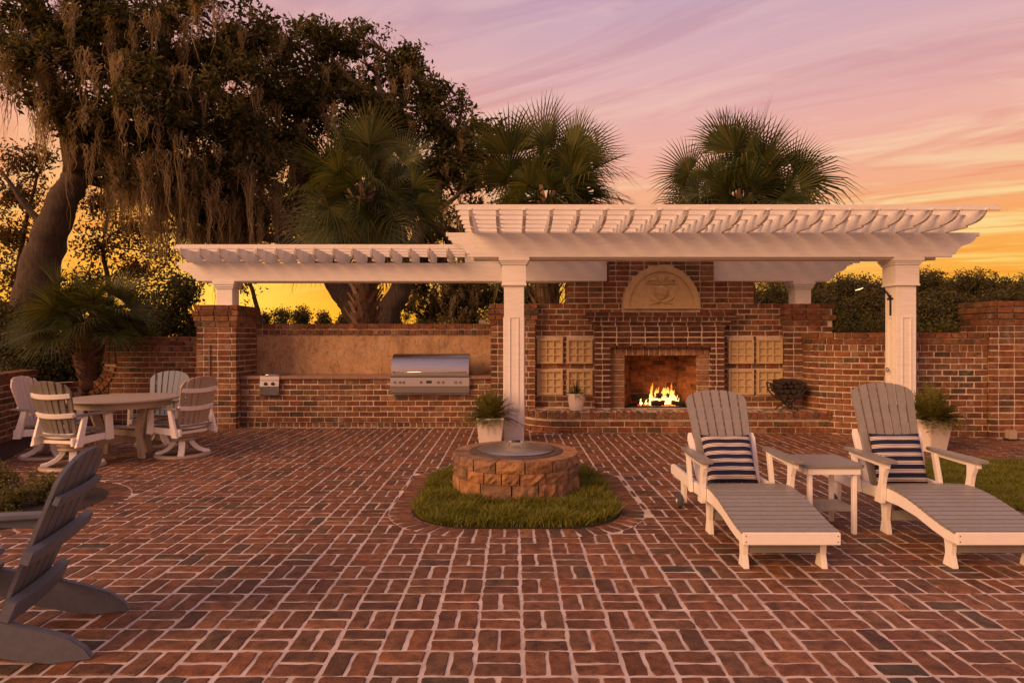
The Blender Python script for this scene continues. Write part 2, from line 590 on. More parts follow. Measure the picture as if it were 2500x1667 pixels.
def emit_mat(name, stops, strength, axis=2, lo=0, hi=1):
    m, t, b = new_mat(name)
    t.nodes.remove(b)
    tc = N(t, 'ShaderNodeTexCoord')
    sp = N(t, 'ShaderNodeSeparateXYZ')
    L(t, tc.outputs['Object'], sp.inputs[0])
    q = math_n(t, 'DIVIDE', math_n(t, 'SUBTRACT', sp.outputs[axis], lo), hi - lo, clamp=True)
    cr = ramp(t, stops)
    L(t, q, cr.inputs[0])
    e = N(t, 'ShaderNodeEmission')
    L(t, cr.outputs[0], e.inputs[0])
    e.inputs[1].default_value = strength
    L(t, e.outputs[0], t.nodes['Material Output'].inputs[0])
    return m


M['stone'] = stone_mat()
M['pit'] = pit_mat()
M['stripe'] = stripe_mat()
M['flame'] = emit_mat('flame', [(0, (1, .62, .2, 1)), (.35, (1, .58, .16, 1)), (.75, (1, .36, .05, 1)), (1, (.9, .18, .01, 1))], 4.2, 2, 0, .34)
def flame_mat():
    m, t, b = new_mat('flame')
    t.nodes.remove(b)
    tc = N(t, 'ShaderNodeTexCoord')
    sp = N(t, 'ShaderNodeSeparateXYZ')
    L(t, tc.outputs['Object'], sp.inputs[0])
    q = math_n(t, 'DIVIDE', sp.outputs[2], .36, clamp=True)
    cr = ramp(t, [(0, (1, .62, .2, 1)), (.4, (1, .55, .14, 1)), (.75, (1, .34, .05, 1)), (1, (.9, .18, .01, 1))])
    L(t, q, cr.inputs[0])
    e = N(t, 'ShaderNodeEmission')
    L(t, cr.outputs[0], e.inputs[0])
    e.inputs[1].default_value = 4.2
    mp = N(t, 'ShaderNodeMapping')
    mp.inputs['Scale'].default_value = (1, 1, .38)
    L(t, tc.outputs['Object'], mp.inputs[0])
    f = noise(t, mp.outputs[0], 34, 3, .6, 1.2)
    al = math_n(t, 'SUBTRACT', math_n(t, 'MULTIPLY', f, 3.4), math_n(t, 'ADD', math_n(t, 'MULTIPLY', q, .75), .95), clamp=True)
    tr = N(t, 'ShaderNodeBsdfTransparent')
    mx = N(t, 'ShaderNodeMixShader')
    L(t, al, mx.inputs[0])
    L(t, tr.outputs[0], mx.inputs[1])
    L(t, e.outputs[0], mx.inputs[2])
    L(t, mx.outputs[0], t.nodes['Material Output'].inputs[0])
    return m


M['flame'] = flame_mat()
M['ember'] = emit_mat('ember', [(0, (1, .09, .03, 1)), (1, (1, .22, .04, 1))], 1.3, 0, -.2, .2)
M['bulb'] = emit_mat('lamp_bulb', [(0, (1, .68, .30, 1)), (1, (1, .68, .30, 1))], 2.2)


# ------------------------------------------------------------------ bricks
CL, CH, CD, JT = .234, .0912, .105, .016      # stretcher module, course height, brick depth, joint
_vari = {}


def brick_variant(l, d, h, k):
    key = (round(l, 2), round(d, 2), round(h, 3), k)
    if key not in _vari:
        r = random.Random(hash(key) & 0xffff)
        bm = bmesh.new()
        bmesh.ops.create_cube(bm, size=1)
        for v in bm.verts:
            v.co = Vector((v.co.x * key[0], v.co.y * key[1], v.co.z * key[2]))
        bmesh.ops.bevel(bm, geom=list(bm.edges), offset=.005, segments=1, affect='EDGES')
        for v in bm.verts:
            v.co += Vector((r.uniform(-1, 1), r.uniform(-1, 1) * .6, r.uniform(-1, 1))) * .0032
        bmesh.ops.triangulate(bm, faces=bm.faces)
        me = bpy.data.meshes.new('brick')
        bm.to_mesh(me)
        bm.free()
        V = np.empty(len(me.vertices) * 3, np.float32)
        me.vertices.foreach_get('co', V)
        F = np.array([p.vertices[:] for p in me.polygons], np.int32)
        _vari[key] = (me, V.reshape(-1, 3), F, key)
    return _vari[key]


def emit_bricks(parent, recs, mat, cap=290, name='brick', vis=None):
    """recs: (centre, 3x3 rotation, l, d, h). The largest in the picture become objects, the rest one mass."""
    def score(r):
        c = r[0]
        s = r[2] * r[4] / max(.5, (c.x * c.x + c.y * c.y))
        return -s * (r[5] if len(r) > 5 else 1)
    recs = sorted(recs, key=score)
    Vs, Fs, nb = [], [], 0
    pinv = parent.matrix_basis.inverted() if parent is not None else Matrix()
    for i, rc in enumerate(recs):
        c, rot, l, d, h = rc[:5]
        me, V, F, key = brick_variant(l, d, h, rnd.randrange(4))
        sx, sy, sz = l / key[0], d / key[1], h / key[2]
        if i < cap:
            if not me.materials:
                me.materials.append(mat)
            if me.materials[0] is not mat:
                kk = key + (mat.name,)
                if kk not in _vari:
                    m2 = me.copy()
                    m2.materials.clear()
                    m2.materials.append(mat)
                    _vari[kk] = (m2, V, F, key)
                me = _vari[kk][0]
            o = bpy.data.objects.new(name, me)
            col.objects.link(o)
            o.parent = parent
            o.matrix_local = pinv @ (Matrix.Translation(c) @ rot.to_4x4() @ Matrix.Diagonal((sx, sy, sz, 1)))
        else:
            A = np.array(rot @ Matrix.Diagonal((sx, sy, sz)), np.float32)
            Vs.append(V @ A.T + np.array(c, np.float32))
            Fs.append(F + nb)
            nb += len(V)
    if Vs:
        me = np_mesh('brickwork', np.concatenate(Vs), np.concatenate(Fs))
        o = link_obj('brickwork', me, parent, mat)
        o.matrix_parent_inverse = pinv
        tag(o, kind='stuff')


def path_pts(path):
    P = [Vector((p[0], p[1])) for p in path]
    S_ = [0]
    for a, b in zip(P, P[1:]):
        S_.append(S_[-1] + (b - a).length)
    return P, S_


def path_at(P, S_, s):
    s = max(0, min(S_[-1], s))
    for i in range(len(P) - 1):
        if s <= S_[i + 1] + 1e-9:
            t = (P[i + 1] - P[i]) / (S_[i + 1] - S_[i])
            return P[i] + t * (s - S_[i]), t
    return P[-1], (P[-1] - P[-2]).normalized()


def course(recs, path, z0, h, mod=CL, D=CD, off=0, proud=0, holes=(), s0=0, s1=None, jit=.004, w=1):
    """one row of bricks along a path; the outward face is on the path's right."""
    P, S_ = path_pts(path)
    s1 = S_[-1] if s1 is None else s1
    cuts = [s0]
    s = s0 + (mod * off if off else mod)
    while s < s1 - .045:
        cuts.append(s + rnd.uniform(-.006, .006))
        s += mod
    cuts.append(s1)
    for a, b in zip(cuts, cuts[1:]):
        segs = [(a, b)]
        for (h0, h1) in holes:
            ns = []
            for (u, v) in segs:
                if v <= h0 or u >= h1:
                    ns.append((u, v))
                else:
                    if h0 - u > .02:
                        ns.append((u, h0))
                    if v - h1 > .02:
                        ns.append((h1, v))
            segs = ns
        for u, v in segs:
            u += 0 if u == s0 else JT / 2
            v -= 0 if v == s1 else JT / 2
            l = v - u
            if l < .018:
                continue
            p, _ = path_at(P, S_, (u + v) / 2)
            pa, _ = path_at(P, S_, u)
            pb, _ = path_at(P, S_, v)
            t = (pb - pa).normalized()
            n = Vector((t.y, -t.x))
            pr = proud + rnd.uniform(-jit, jit)
            c = p - n * (D / 2 - pr)
            rot = Matrix(((t.x, -n.x, 0), (t.y, -n.y, 0), (0, 0, 1)))
            rot = rot @ Matrix.Rotation(rnd.gauss(0, .006), 3, 'Y')
            recs.append((Vector((c.x, c.y, z0 + h / 2 + rnd.uniform(-.001, .001))), rot, l, D, h - JT, w))


def wall(recs, path, z0, z1, ch=CH, holes=(), D=CD, corners=None, proud=None, headers=(), mod=CL, w=1, first=0):
    """holes: (s0, s1, z0, z1). corners: which courses give up D at each end (0 even, 1 odd)."""
    n = max(1, round((z1 - z0) / ch))
    ch = (z1 - z0) / n
    P, S_ = path_pts(path)
    for i in range(n):
        za, zb = z0 + i * ch, z0 + (i + 1) * ch
        hs = [(h[0], h[1]) for h in holes if min(zb, h[3]) - max(za, h[2]) > .35 * ch]
        a, b = 0, S_[-1]
        if corners is not None and i % 2 == corners:
            a, b = D, b - D
        k = i + first
        m = mod / 2 if i in headers else mod
        course(recs, path, za, ch, m, D, (.5 if k % 2 else 0) if i not in headers else 0, (proud(i, n) if proud else 0), hs, a, b, w=w)
    return ch


def core(mb, path, z0, z1, T, inset=.007, back=None):
    P = [Vector((p[0], p[1])) for p in path]
    n = len(P)
    fr, bk = [], []
    for i in range(n):
        ta = (P[min(i + 1, n - 1)] - P[max(i - 1, 0)]).normalized()
        nn = Vector((ta.y, -ta.x))
        fr.append(P[i] - nn * inset)
        bk.append(P[i] - nn * T)
    for i in range(n - 1):
        q = [fr[i], fr[i + 1], bk[i + 1], bk[i]]
        vs = [(p.x, p.y, z0) for p in q] + [(p.x, p.y, z1) for p in q]
        fs = [(0, 1, 2, 3), (4, 5, 6, 7), (0, 1, 5, 4), (2, 3, 7, 6)]
        if i == 0:
            fs.append((0, 3, 7, 4))
        if i == n - 2:
            fs.append((1, 2, 6, 5))
        mb.add(vs, fs)


def upd():
    bpy.context.view_layer.update()


# ================================================================== setting: ground, patio, planting beds
def sheet(name, pts, z, mat, kind='structure'):
    me = bpy.data.meshes.new(name)
    me.from_pydata([(p[0], p[1], z) for p in pts], [], [list(range(len(pts)))])
    o = link_obj(name, me, None, mat)
    return tag(o, kind=kind)


sheet('ground', [(-900, -60), (900, -60), (900, 1500), (-900, 1500)], -.06, M['ground'])


class Bed:
    def __init__(s, cx, cy, hx, hy, r):
        s.c, s.h, s.r = (cx, cy), (hx, hy), r

    def sd(s, x, y):
        qx, qy = abs(x - s.c[0]) - s.h[0] + s.r, abs(y - s.c[1]) - s.h[1] + s.r
        return math.hypot(max(qx, 0), max(qy, 0)) - s.r + min(max(qx, qy), 0)

    def grad(s, x, y):
        e = 1e-4
        g = Vector((s.sd(x + e, y) - s.sd(x - e, y), s.sd(x, y + e) - s.sd(x, y - e)))
        return g.normalized() if g.length > 1e-9 else Vector((1, 0))

    def outline(s, grow=0, n=14):
        pts = []
        r = s.r + grow
        for qx, qy, a0 in ((1, 1, 0), (-1, 1, 90), (-1, -1, 180), (1, -1, 270)):
            cx, cy = s.c[0] + qx * (s.h[0] - s.r), s.c[1] + qy * (s.h[1] - s.r)
            for k in range(n + 1):
                a = R(a0 + 90 * k / n)
                pts.append((cx + r * math.cos(a), cy + r * math.sin(a)))
        return pts


pit_bed = Bed(.04, 6.15, .90, 1.15, .55)
left_bed = Bed(-6.3, 5.60, 2.52, .88, .8)
right_bed = Bed(7.0, 6.38, 2.75, 1.28, .95)
BEDS = [(pit_bed, .205), (left_bed, .205), (right_bed, .205)]

HEARTH = [(.95 - .73 * math.cos(R(a)), 10.45 - .43 * math.sin(R(a))) for a in range(0, 91, 9)] + [(1.6, 10.02), (3.2, 10.02), (5.02, 10.0)]
RWALL = [(4.80, 10.46), (4.83, 10.28), (4.92, 10.1), (5.08, 9.95), (5.35, 9.83), (5.7, 9.74), (6.2, 9.66), (6.7, 9.62), (7.2, 9.6)]
LWALL = [(-6.35, 6.9), (-6.80, 7.9), (-7.05, 8.5), (-7.28, 9.1), (-7.47, 9.7), (-7.60, 10.15)]
LLOW = [(-7.60, 10.15), (-7.66, 10.45), (-7.66, 10.72), (-7.58, 10.9), (-7.42, 11.0), (-7.0, 11.0)]


def interp(path, v, axis):
    o = 1 - axis
    for a, b in zip(path, path[1:]):
        if min(a[axis], b[axis]) <= v <= max(a[axis], b[axis]) and a[axis] != b[axis]:
            return a[o] + (b[o] - a[o]) * (v - a[axis]) / (b[axis] - a[axis])
    return None


def on_patio(x, y):
    if y < 1.0 or y > 10.62 or abs(x) > y * .84 + 2.2:
        return False
    if -5.2 < x < -4.55 and y > 10.47:
        return False
    if .2 < x < 4.9:
        yy = interp(HEARTH, x, 0)
        if yy and y > yy - .125:
            return False
    if x >= 4.85:
        yy = interp(RWALL[2:], x, 0) or (9.55 if x > 6.7 else 10.1)
        if y > yy:
            return False
    if x < -6.2:
        lim = interp(LWALL, y, 1)
        if lim is None:
            lim = -6.7 if y < 8 else -7.6
        if x < lim + .42:
            return False
    return True


patio = sheet('patio', [(-8.2, -3), (8.8, -3), (8.8, 11.2), (-8.2, 11.2)], -.005, M['paver_mortar'])
_pm = {}


def paver_outline(l, wd, r):
    hl, hw = l / 2, wd / 2
    pts = []
    for (ax, ay, bx, by, n) in ((-hl, -hw, hl, -hw, 5), (hl, -hw, hl, hw, 3), (hl, hw, -hl, hw, 5), (-hl, hw, -hl, -hw, 3)):
        for k in range(n):
            t = (k + .13) / (n - 1 + .26) if True else k / n
            pts.append((ax + (bx - ax) * t + r.uniform(-.005, .005), ay + (by - ay) * t + r.uniform(-.005, .005)))
    return pts


def paver_geo(pts, r, top=0.0):
    n = len(pts)
    cx, cy = sum(p[0] for p in pts) / n, sum(p[1] for p in pts) / n
    ins = [(p[0] + (cx - p[0]) * .06, p[1] + (cy - p[1]) * .06 * 1.6) for p in pts]
    V = [(cx, cy, top + .0015)] + [(p[0], p[1], top + r.uniform(-.0006, .0006)) for p in ins] + [(p[0], p[1], top - .007 + r.uniform(-.001, .001)) for p in pts]
    F = []
    for i in range(n):
        j = (i + 1) % n
        F.append((0, 1 + i, 1 + j))
        F.append((1 + i, 1 + n + i, 1 + n + j))
        F.append((1 + i, 1 + n + j, 1 + j))
    return np.array(V, np.float32), np.array(F, np.int32)


def build_patio():
    r = random.Random(5)
    c = .2283
    x0, y0 = .0508, 2.819
    jt = .0175
    L_, W_ = c - jt, c / 2 - jt
    var = [paver_geo(paver_outline(L_, W_, r), r) for _ in range(12)]
    vme = [np_mesh('brick', v, f) for v, f in var]
    for m_ in vme:
        m_.materials.append(M['paver'])
    place = []      # (x, y, angle, variant) or (V, F)
    for i in range(-42, 42):
        for j in range(-9, 36):
            cx, cy = x0 + (i + .5) * c, y0 + (j + .5) * c
            if abs(cx) > cy * .84 + 2.4:
                continue
            for k in (-1, 1):
                if (i + j) % 2 == 0:
                    px, py, a = cx + k * c / 4, cy, PI / 2
                else:
                    px, py, a = cx, cy + k * c / 4, 0
                if not on_patio(px, py):
                    continue
                hit = None
                for b, g in BEDS:
                    s = b.sd(px, py) - g
                    if s < .14:
                        hit = (b, g, s)
                if hit and hit[2] < -.042:
                    continue
                px += r.gauss(0, .0016)
                py += r.gauss(0, .0016)
                a += r.gauss(0, .010) + (PI if r.random() < .5 else 0)
                if hit:
                    ca, sa = math.cos(a), math.sin(a)
                    pts = []
                    for (u, v) in paver_outline(L_, W_, r):
                        X, Y = px + u * ca - v * sa, py + u * sa + v * ca
                        s = hit[0].sd(X, Y) - hit[1] - .008
                        if s < 0:
                            g = hit[0].grad(X, Y)
                            X, Y = X - g.x * s, Y - g.y * s
                        pts.append((X, Y))
                    place.append((py, paver_geo(pts, r, r.gauss(0, .0009))))
                else:
                    place.append((py, (px, py, a, r.randrange(12), r.gauss(0, .0009))))
    # brick rings round the beds, and the header row along the hearth
    for b, g in BEDS:
        out = b.outline(g / 2 + .004)
        out.append(out[0])
        P, S_ = path_pts(out)
        n = round(S_[-1] / .111)
        m_ = S_[-1] / n
        for k in range(n):
            p, t = path_at(P, S_, (k + .5) * m_)
            if abs(p.x) > p.y * .84 + 2.2 or p.y < 2.3:
                continue
            place.append((p.y, paver_geo([(p.x + (u * t.y + v * t.x), p.y + (-u * t.x + v * t.y)) for (u, v) in paver_outline(g - .012, m_ - .021, r)], r, .002)))
    P, S_ = path_pts(HEARTH[4:])
    n = round(S_[-1] / .114)
    for k in range(n):
        p, t = path_at(P, S_, (k + .5) * S_[-1] / n)
        q = p + Vector((t.y, -t.x)) * .06
        place.append((q.y, paver_geo([(q.x + (u * t.x - v * t.y), q.y + (u * t.y + v * t.x)) for (u, v) in paver_outline(.1, .1, r)], r, 0)))
    place.sort(key=lambda t: t[0])
    Vs, Fs, nb, cnt = [], [], 0, 0
    for _, p in place:
        if len(p) == 5:
            x, y, a, k, tz = p
            if cnt < 290 and abs(x) < y * .81 + .1 and y > 2.65:
                o = bpy.data.objects.new('brick', vme[k])
                col.objects.link(o)
                o.parent = patio
                o.location = (x, y, tz)
                o.rotation_euler = (r.gauss(0, .006), r.gauss(0, .006), a)
                cnt += 1
                continue
            V, F = var[k]
            ca, sa = math.cos(a), math.sin(a)
            V = np.stack([x + V[:, 0] * ca - V[:, 1] * sa, y + V[:, 0] * sa + V[:, 1] * ca, V[:, 2] + tz], 1)
        else:
            V, F = p
        Vs.append(V)
        Fs.append(F + nb)
        nb += len(V)
    o = link_obj('brickwork', np_mesh('brickwork', np.concatenate(Vs), np.concatenate(Fs)), patio, M['paver'])
    tag(o, kind='stuff')
    o.location = (0, 0, .0)


build_patio()
for b, nm in ((pit_bed, 'planting_bed'), (left_bed, 'planting_bed'), (right_bed, 'planting_bed')):
    sheet(nm, b.outline(.012), .0045, M['soil'])
sheet('mulch_strip', [(-5.8, 6.9), (-6.27, 7.9), (-6.55, 8.5), (-6.79, 9.1), (-6.98, 9.7), (-7.08, 10.2), (-7.12, 10.6), (-6.9, 10.95), (-5.4, 10.98), (-5.4, 11.2), (-8.2, 11.2), (-8.2, 6.9)], .006, M['mulch'])


# ================================================================== brick things
def pillar(name, label, x0, x1, y0, y1, H, sides, seed_first=0):
    t = thing(name, label, 'pillar', ((x0 + x1) / 2, (y0 + y1) / 2, 0))
    recs = []
    n = 22
    ch = H / n
    for i in range(n):
        p = {n - 1: .028, n - 2: .045, n - 3: .034, n - 4: .016}.get(i, 0)
        X0, X1, Y0, Y1 = x0 - p, x1 + p, y0 - p, y1
        e = (i + seed_first) % 2
        if 'F' in sides:
            course(recs, [(X0, Y0), (X1, Y0)], i * ch, ch, off=.5 if e else 0, s0=0 if e else CD + .012, s1=(X1 - X0) - (0 if e else CD + .012))
        if 'R' in sides:
            course(recs, [(X1, Y0), (X1, Y1)], i * ch, ch, off=.5 if not e else 0, s0=0 if not e else CD + .012, w=.8)
        if 'L' in sides:
            course(recs, [(X0, Y1), (X0, Y0)], i * ch, ch, off=.5 if not e else 0, s1=(Y1 - Y0) - (0 if not e else CD + .012), w=.5)
    mb = MB().box(x0 + .007, x1 - .007, y0 + .007, y1, 0, H - .008)
    upd_core(mb, t)
    emit_bricks(t, recs, M['brick'])
    return t


def upd_core(mb, t, mat=None, name='mortar_core'):
    o = mb.build(name, mat or M['mortar'], t)
    o.matrix_parent_inverse = t.matrix_basis.inverted()
    return o


def wpart(mb, name, mat, t, **k):
    """a part given in world coordinates"""
    o = mb.build(name, mat, t, **k)
    o.matrix_parent_inverse = t.matrix_basis.inverted()
    return o


pillar('brick_pillar', 'red brick pillar with thin metal conduit between the dining chairs and kitchen counter', -5.21, -4.55, 10.46, 11.33, 2.05, 'FRL')
pillar('brick_pillar', 'red brick pillar between the grill counter and the fireplace, behind the slender white post', -.35, .386, 10.46, 11.33, 2.07, 'FLR', 1)
pillar('brick_pillar', 'red brick pillar right of the fireplace carrying a short white post', 4.53, 5.29, 10.46, 11.2, 2.07, 'FL')
pillar('brick_pillar', 'tall red brick end pillar at the end of curved garden wall', 7.21, 8.05, 9.54, 10.2, 2.06, 'FL', 1)


# ---- kitchen counter and wall
def kitchen():
    y = 10.63
    t = thing('kitchen_counter', 'long red brick outdoor kitchen counter with brown stone top', 'counter', (-2.45, y, 0))
    recs = []
    p = [(-4.55, y), (-.35, y)]
    holes = [(-2.0 + 4.55, -.74 + 4.55, .56, 2), (-4.19 + 4.55, -3.90 + 4.55, .545, 2)]
    course(recs, [(-4.55, y + .022), (-.35, y + .022)], 0, .085, mod=.109)
    wall(recs, p, .085, .815, (.815 - .085) / 8, holes)
    mb = MB().box(-4.55, -.35, y + .03, y + .6, 0, .086).box(-4.55, -.35, y + .008, y + .6, .086, .545).box(-4.55, -4.2, y + .008, y + .6, .545, .812).box(-3.9, -2.0, y + .008, y + .6, .545, .812).box(-.74, -.35, y + .008, y + .6, .545, .812)
    mb.box(-4.2, -3.9, y + .3, y + .6, .545, .8).box(-2.0, -.74, y + .55, y + .6, .545, .8)
    upd_core(mb, t)
    emit_bricks(t, recs, M['brick'])
    wpart(MB().box(-4.548, -3.885, y - .035, 11.296, .817, .865).box(-3.885, -2.02, y - .035, 11.296, .817, .865).box(-.72, -.352, y - .035, 11.296, .817, .865).box(-2.02, -.72, y + .55, 11.296, .817, .865),
          'countertop', M['slab'], t)
    t = thing('kitchen_wall', 'low brick wall with veined stone backsplash behind the grill', 'wall', (-2.45, 11.5, 0))
    wpart(MB().box(-4.548, -.352, 11.30, 11.345, .86, 1.55), 'backsplash', M['stone'], t, bevel=.004)
    recs = []
    q = [(-4.55, 11.27), (-.35, 11.27)]
    course(recs, q, 1.552, .102, mod=.109, D=.3)
    course(recs, q, 1.656, .102, D=.3, off=.5)
    upd_core(MB().box(-4.55, -.35, 11.345, 11.56, 0, 1.55).box(-4.55, -.35, 11.29, 11.56, 1.551, 1.748), t)
    emit_bricks(t, recs, M['brick'])


kitchen()


# ---- fireplace
def fireplace():
    t = thing('brick_fireplace', 'tall red brick outdoor fireplace with burning fire and arched cream relief', 'fireplace', (2.45, 10.6, 0))
    recs, fire, jamb, sur = [], [], [], []
    y = 10.62
    x0, x1 = .386, 4.53
    tz = [(1.073, 1.484), (.553, .965)]
    tx = [(.42, .845), (.923, 1.338), (3.62, 4.035), (4.10, 4.515)]
    holes = [(1.37 - x0, 3.50 - x0, 0, 1.9)] + [(a - x0 - .004, b - x0 + .004, c, d) for a, b in tx for c, d in tz]
    def arch(z):
        q = (z - 2.02) / .69
        return .655 * math.sqrt(max(0, 1 - q * q)) if -.12 < q < 1 else 0
    n = 19
    ch = (2.08 - .345) / n
    for i in range(n):
        za = .345 + i * ch
        hs = [(h[0], h[1]) for h in holes if min(za + ch, h[3]) - max(za, h[2]) > .4 * ch]
        hw = arch(za + ch / 2)
        if hw:
            hs.append((2.495 - hw - x0, 2.495 + hw - x0))
        course(recs, [(x0, y), (x1, y)], za, ch, off=.5 if i % 2 else 0, holes=hs)
    for (xa, xb, za, zb, nn) in ((.93, 4.05, 2.08, 2.448, 4), (1.625, 3.38, 2.448, 2.99, 6)):
        for i in range(nn):
            c_ = (zb - za) / nn
            z = za + i * c_
            hw = arch(z + c_ / 2)
            course(recs, [(xa, y), (xb, y)], z, c_, off=.5 if i % 2 else 0, holes=[(2.495 - hw - xa, 2.495 + hw - xa)] if hw else [], s0=0 if i % 2 else CD + .012)
            course(recs, [(xa, 11.2), (xa, y)], z, c_, off=.5 if i % 2 else 0, s1=11.2 - y - (CD + .012 if i % 2 else 0), w=.3)
    # surround
    s = 10.42
    for i in range(15):
        c_ = (1.69 - .345) / 15
        za = .345 + i * c_
        hs = [(1.625 - 1.37, 3.27 - 1.37)] if za + c_ / 2 < 1.366 else []
        course(sur, [(1.37, s), (3.50, s)], za, c_, off=.5 if i % 2 else 0, holes=hs, s0=0 if i % 2 else CD + .012)
        course(sur, [(1.37, y), (1.37, s)], za, c_, off=0, s1=.2 - (CD + .012 if i % 2 else 0), w=.3)
        # stepped back jambs
        if za + c_ / 2 < 1.2:
            course(jamb, [(1.625, s + .1), (1.87, s + .1)], za, c_, D=.11)
            course(jamb, [(3.08, s + .1), (3.27, s + .1)], za, c_, D=.11)
    course(jamb, [(1.625, s + .1), (3.27, s + .1)], 1.205, .16, mod=.092, D=.11)
    # corbelled mantel
    for (g, za, zb, m_, D) in ((.03, 1.69, 1.765, CL, .24), (.085, 1.765, 1.845, .117, .29), (.14, 1.845, 1.925, CL, .35)):
        course(sur, [(1.37 - g, s - g), (3.50 + g, s - g)], za, zb - za, mod=m_, D=D, off=.5)
    # firebox: splayed sides and back
    for i in range(9):
        c_ = .87 / 9
        z = .34 + i * c_
        course(fire, [(2.07, 11.10), (2.88, 11.10)], z, c_, off=.5 if i % 2 else 0, D=.06, mod=.25)
        course(fire, [(1.865, s + .215), (2.06, 11.10)], z, c_, off=.5 if i % 2 else 0, D=.06, w=.5)
        course(fire, [(2.89, 11.10), (3.085, s + .215)], z, c_, off=.5 if i % 2 else 0, D=.06, w=.5)
    # hearth
    for i in range(2):
        course(recs, HEARTH, i * .094, .094, off=.5 if i else 0)
    course(recs, HEARTH, .226, .112, mod=.107, D=.23, proud=.04)
    course(recs, [(.5, 10.28), (4.8, 10.28)], .24, .097, D=.18, off=.3)
    # mortar
    k = MB()
    k.box(x0, 1.86, y + .008, 11.2, .0, 2.072).box(3.09, x1, y + .008, 11.2, 0, 2.072).box(1.86, 3.09, y + .008, 11.2, 1.21, 2.0725).box(1.86, 3.09, y, 11.2, 0, .333).box(1.8, 3.15, 11.172, 11.35, .0, 1.25)
    k.box(.942, 4.05, y + .008, 11.19, 2.0722, 2.44).box(1.637, 3.38, y + .008, 11.19, 2.44, 2.985)
    k.box(1.381, 1.615, s + .007, y + .008, .3, 1.69).box(3.28, 3.49, s + .007, y + .008, .3, 1.69).box(1.615, 3.28, s + .007, y + .008, 1.376, 1.69)
    k.box(1.615, 1.865, s + .111, y + .008, .3, 1.376).box(3.085, 3.28, s + .111, y + .008, .3, 1.376).box(1.865, 3.085, s + .111, y + .008, 1.21, 1.376)
    k.box(1.36, 3.51, s - .02, y, 1.69, 1.76).box(1.30, 3.57, s - .075, y, 1.765, 1.84).box(1.24, 3.63, s - .125, y, 1.845, 1.915)
    k.prism([(p[0], p[1] + .012) for p in HEARTH] + [(4.80, 10.64), (.23, 10.64)], 0, .226, 'z')
    k.prism([(p[0], p[1] - .02) for p in HEARTH] + [(4.80, 10.64), (.23, 10.64)], .226, .329, 'z')
    upd_core(k, t)
    f = MB()
    core(f, [(2.06, 11.10), (2.89, 11.10)], .33, 1.21, .07, .008)
    core(f, [(1.865, s + .215), (2.06, 11.10)], .33, 1.21, .07, .008)
    core(f, [(2.89, 11.10), (3.085, s + .215)], .33, 1.21, .07, .008)
    wpart(f, 'firebox_lining', M['fire_mortar'], t)
    wpart(MB().box(1.87, 3.08, s + .2, 11.15, .333, .345), 'firebox_floor', M['char'], t)
    emit_bricks(t, recs, M['hearth_brick'], cap=150)
    emit_bricks(t, sur, M['surround_brick'], cap=60)
    emit_bricks(t, jamb, M['jamb_brick'], cap=45)
    emit_bricks(t, fire, M['firebrick'], cap=45)
    # arched relief
    arc = [(2.495 + .645 * math.cos(R(a)), 2.02 + .69 * math.sin(R(a))) for a in range(0, 181, 6)]
    pan = wpart(MB().prism(arc, y - .035, y + .03, 'y'), 'relief_panel', M['cream'], t, bevel=.004)
    rim = MB()
    arc2 = [(2.495 + .545 * math.cos(R(a)), 2.02 + .59 * math.sin(R(a))) for a in range(0, 181, 6)]
    for yy in ((y - .06, y - .034),):
        for a, b, c_, d in zip(arc, arc[1:], arc2, arc2[1:]):
            rim.prism([a, b, d, c_], yy[0], yy[1], 'y')
    rim.box(1.84, 3.15, y - .058, y - .033, 1.985, 2.022)
    o = wpart(rim, 'rim', M['cream'], pan, bevel=0)
    o.matrix_parent_inverse = Matrix()
    pa = MB()
    cx, cz = 2.495, 2.26
    prof = [(.001, -.13)] + [(.115 * math.sin(R(a)), -.13 * math.cos(R(a))) for a in range(20, 180, 20)] + [(.001, .13)]
    lt = MB().lathe(prof, 14)
    pa.add([(cx + v[0], y - .035 + v[1] * .4, cz + v[2]) for v in lt.v], lt.f)
    for k_ in range(-3, 4):          # diamond lattice on the fruit
        for sg in (-1, 1):
            pa.tube([(cx + k_ * .032 + sg * u * .5, y - .037 - .042 * math.sqrt(max(.04, 1 - ((k_ * .032 + sg * u * .5) / .12) ** 2 - (u / .14) ** 2)), cz + u) for u in (-.06, -.02, .02, .06)], .005, 4)
    for a in (-62, -38, -14, 14, 38, 62):
        l = .2 if abs(a) < 50 else .23
        q = [(cx + math.sin(R(a)) * l * u + math.copysign(.07 * u * u, a), y - .042, cz + .12 + math.cos(R(a)) * l * u - .06 * u * u * (abs(a) / 40)) for u in (0, .3, .6, .85, 1)]
        pa.tube(q, [.02, .022, .018, .012, .004], 6, flat=.6)
    for sg in (-1, 1):
        pa.tube([(cx + sg * (.02 + u * .2), y - .042, cz - .16 + .1 * u * u) for u in (0, .3, .6, .85, 1)], [.02, .024, .02, .012, .005], 6)
        pa.tube([(cx + sg * (.05 + u * .15), y - .042, cz - .19 + .02 * math.sin(u * 4)) for u in (0, .4, .8, 1)], [.016, .016, .012, .004], 6)
        pa.tube([(cx + sg * (.06 + .16 * math.sin(u * 2.6)), y - .04, cz + .17 + .05 * u + .05 * math.cos(u * 3)) for u in (0, .3, .6, .85, 1)], [.016, .018, .014, .01, .004], 6)
    o = wpart(pa, 'pineapple_relief', M['cream'], pan, smooth=True)
    o.matrix_parent_inverse = Matrix()
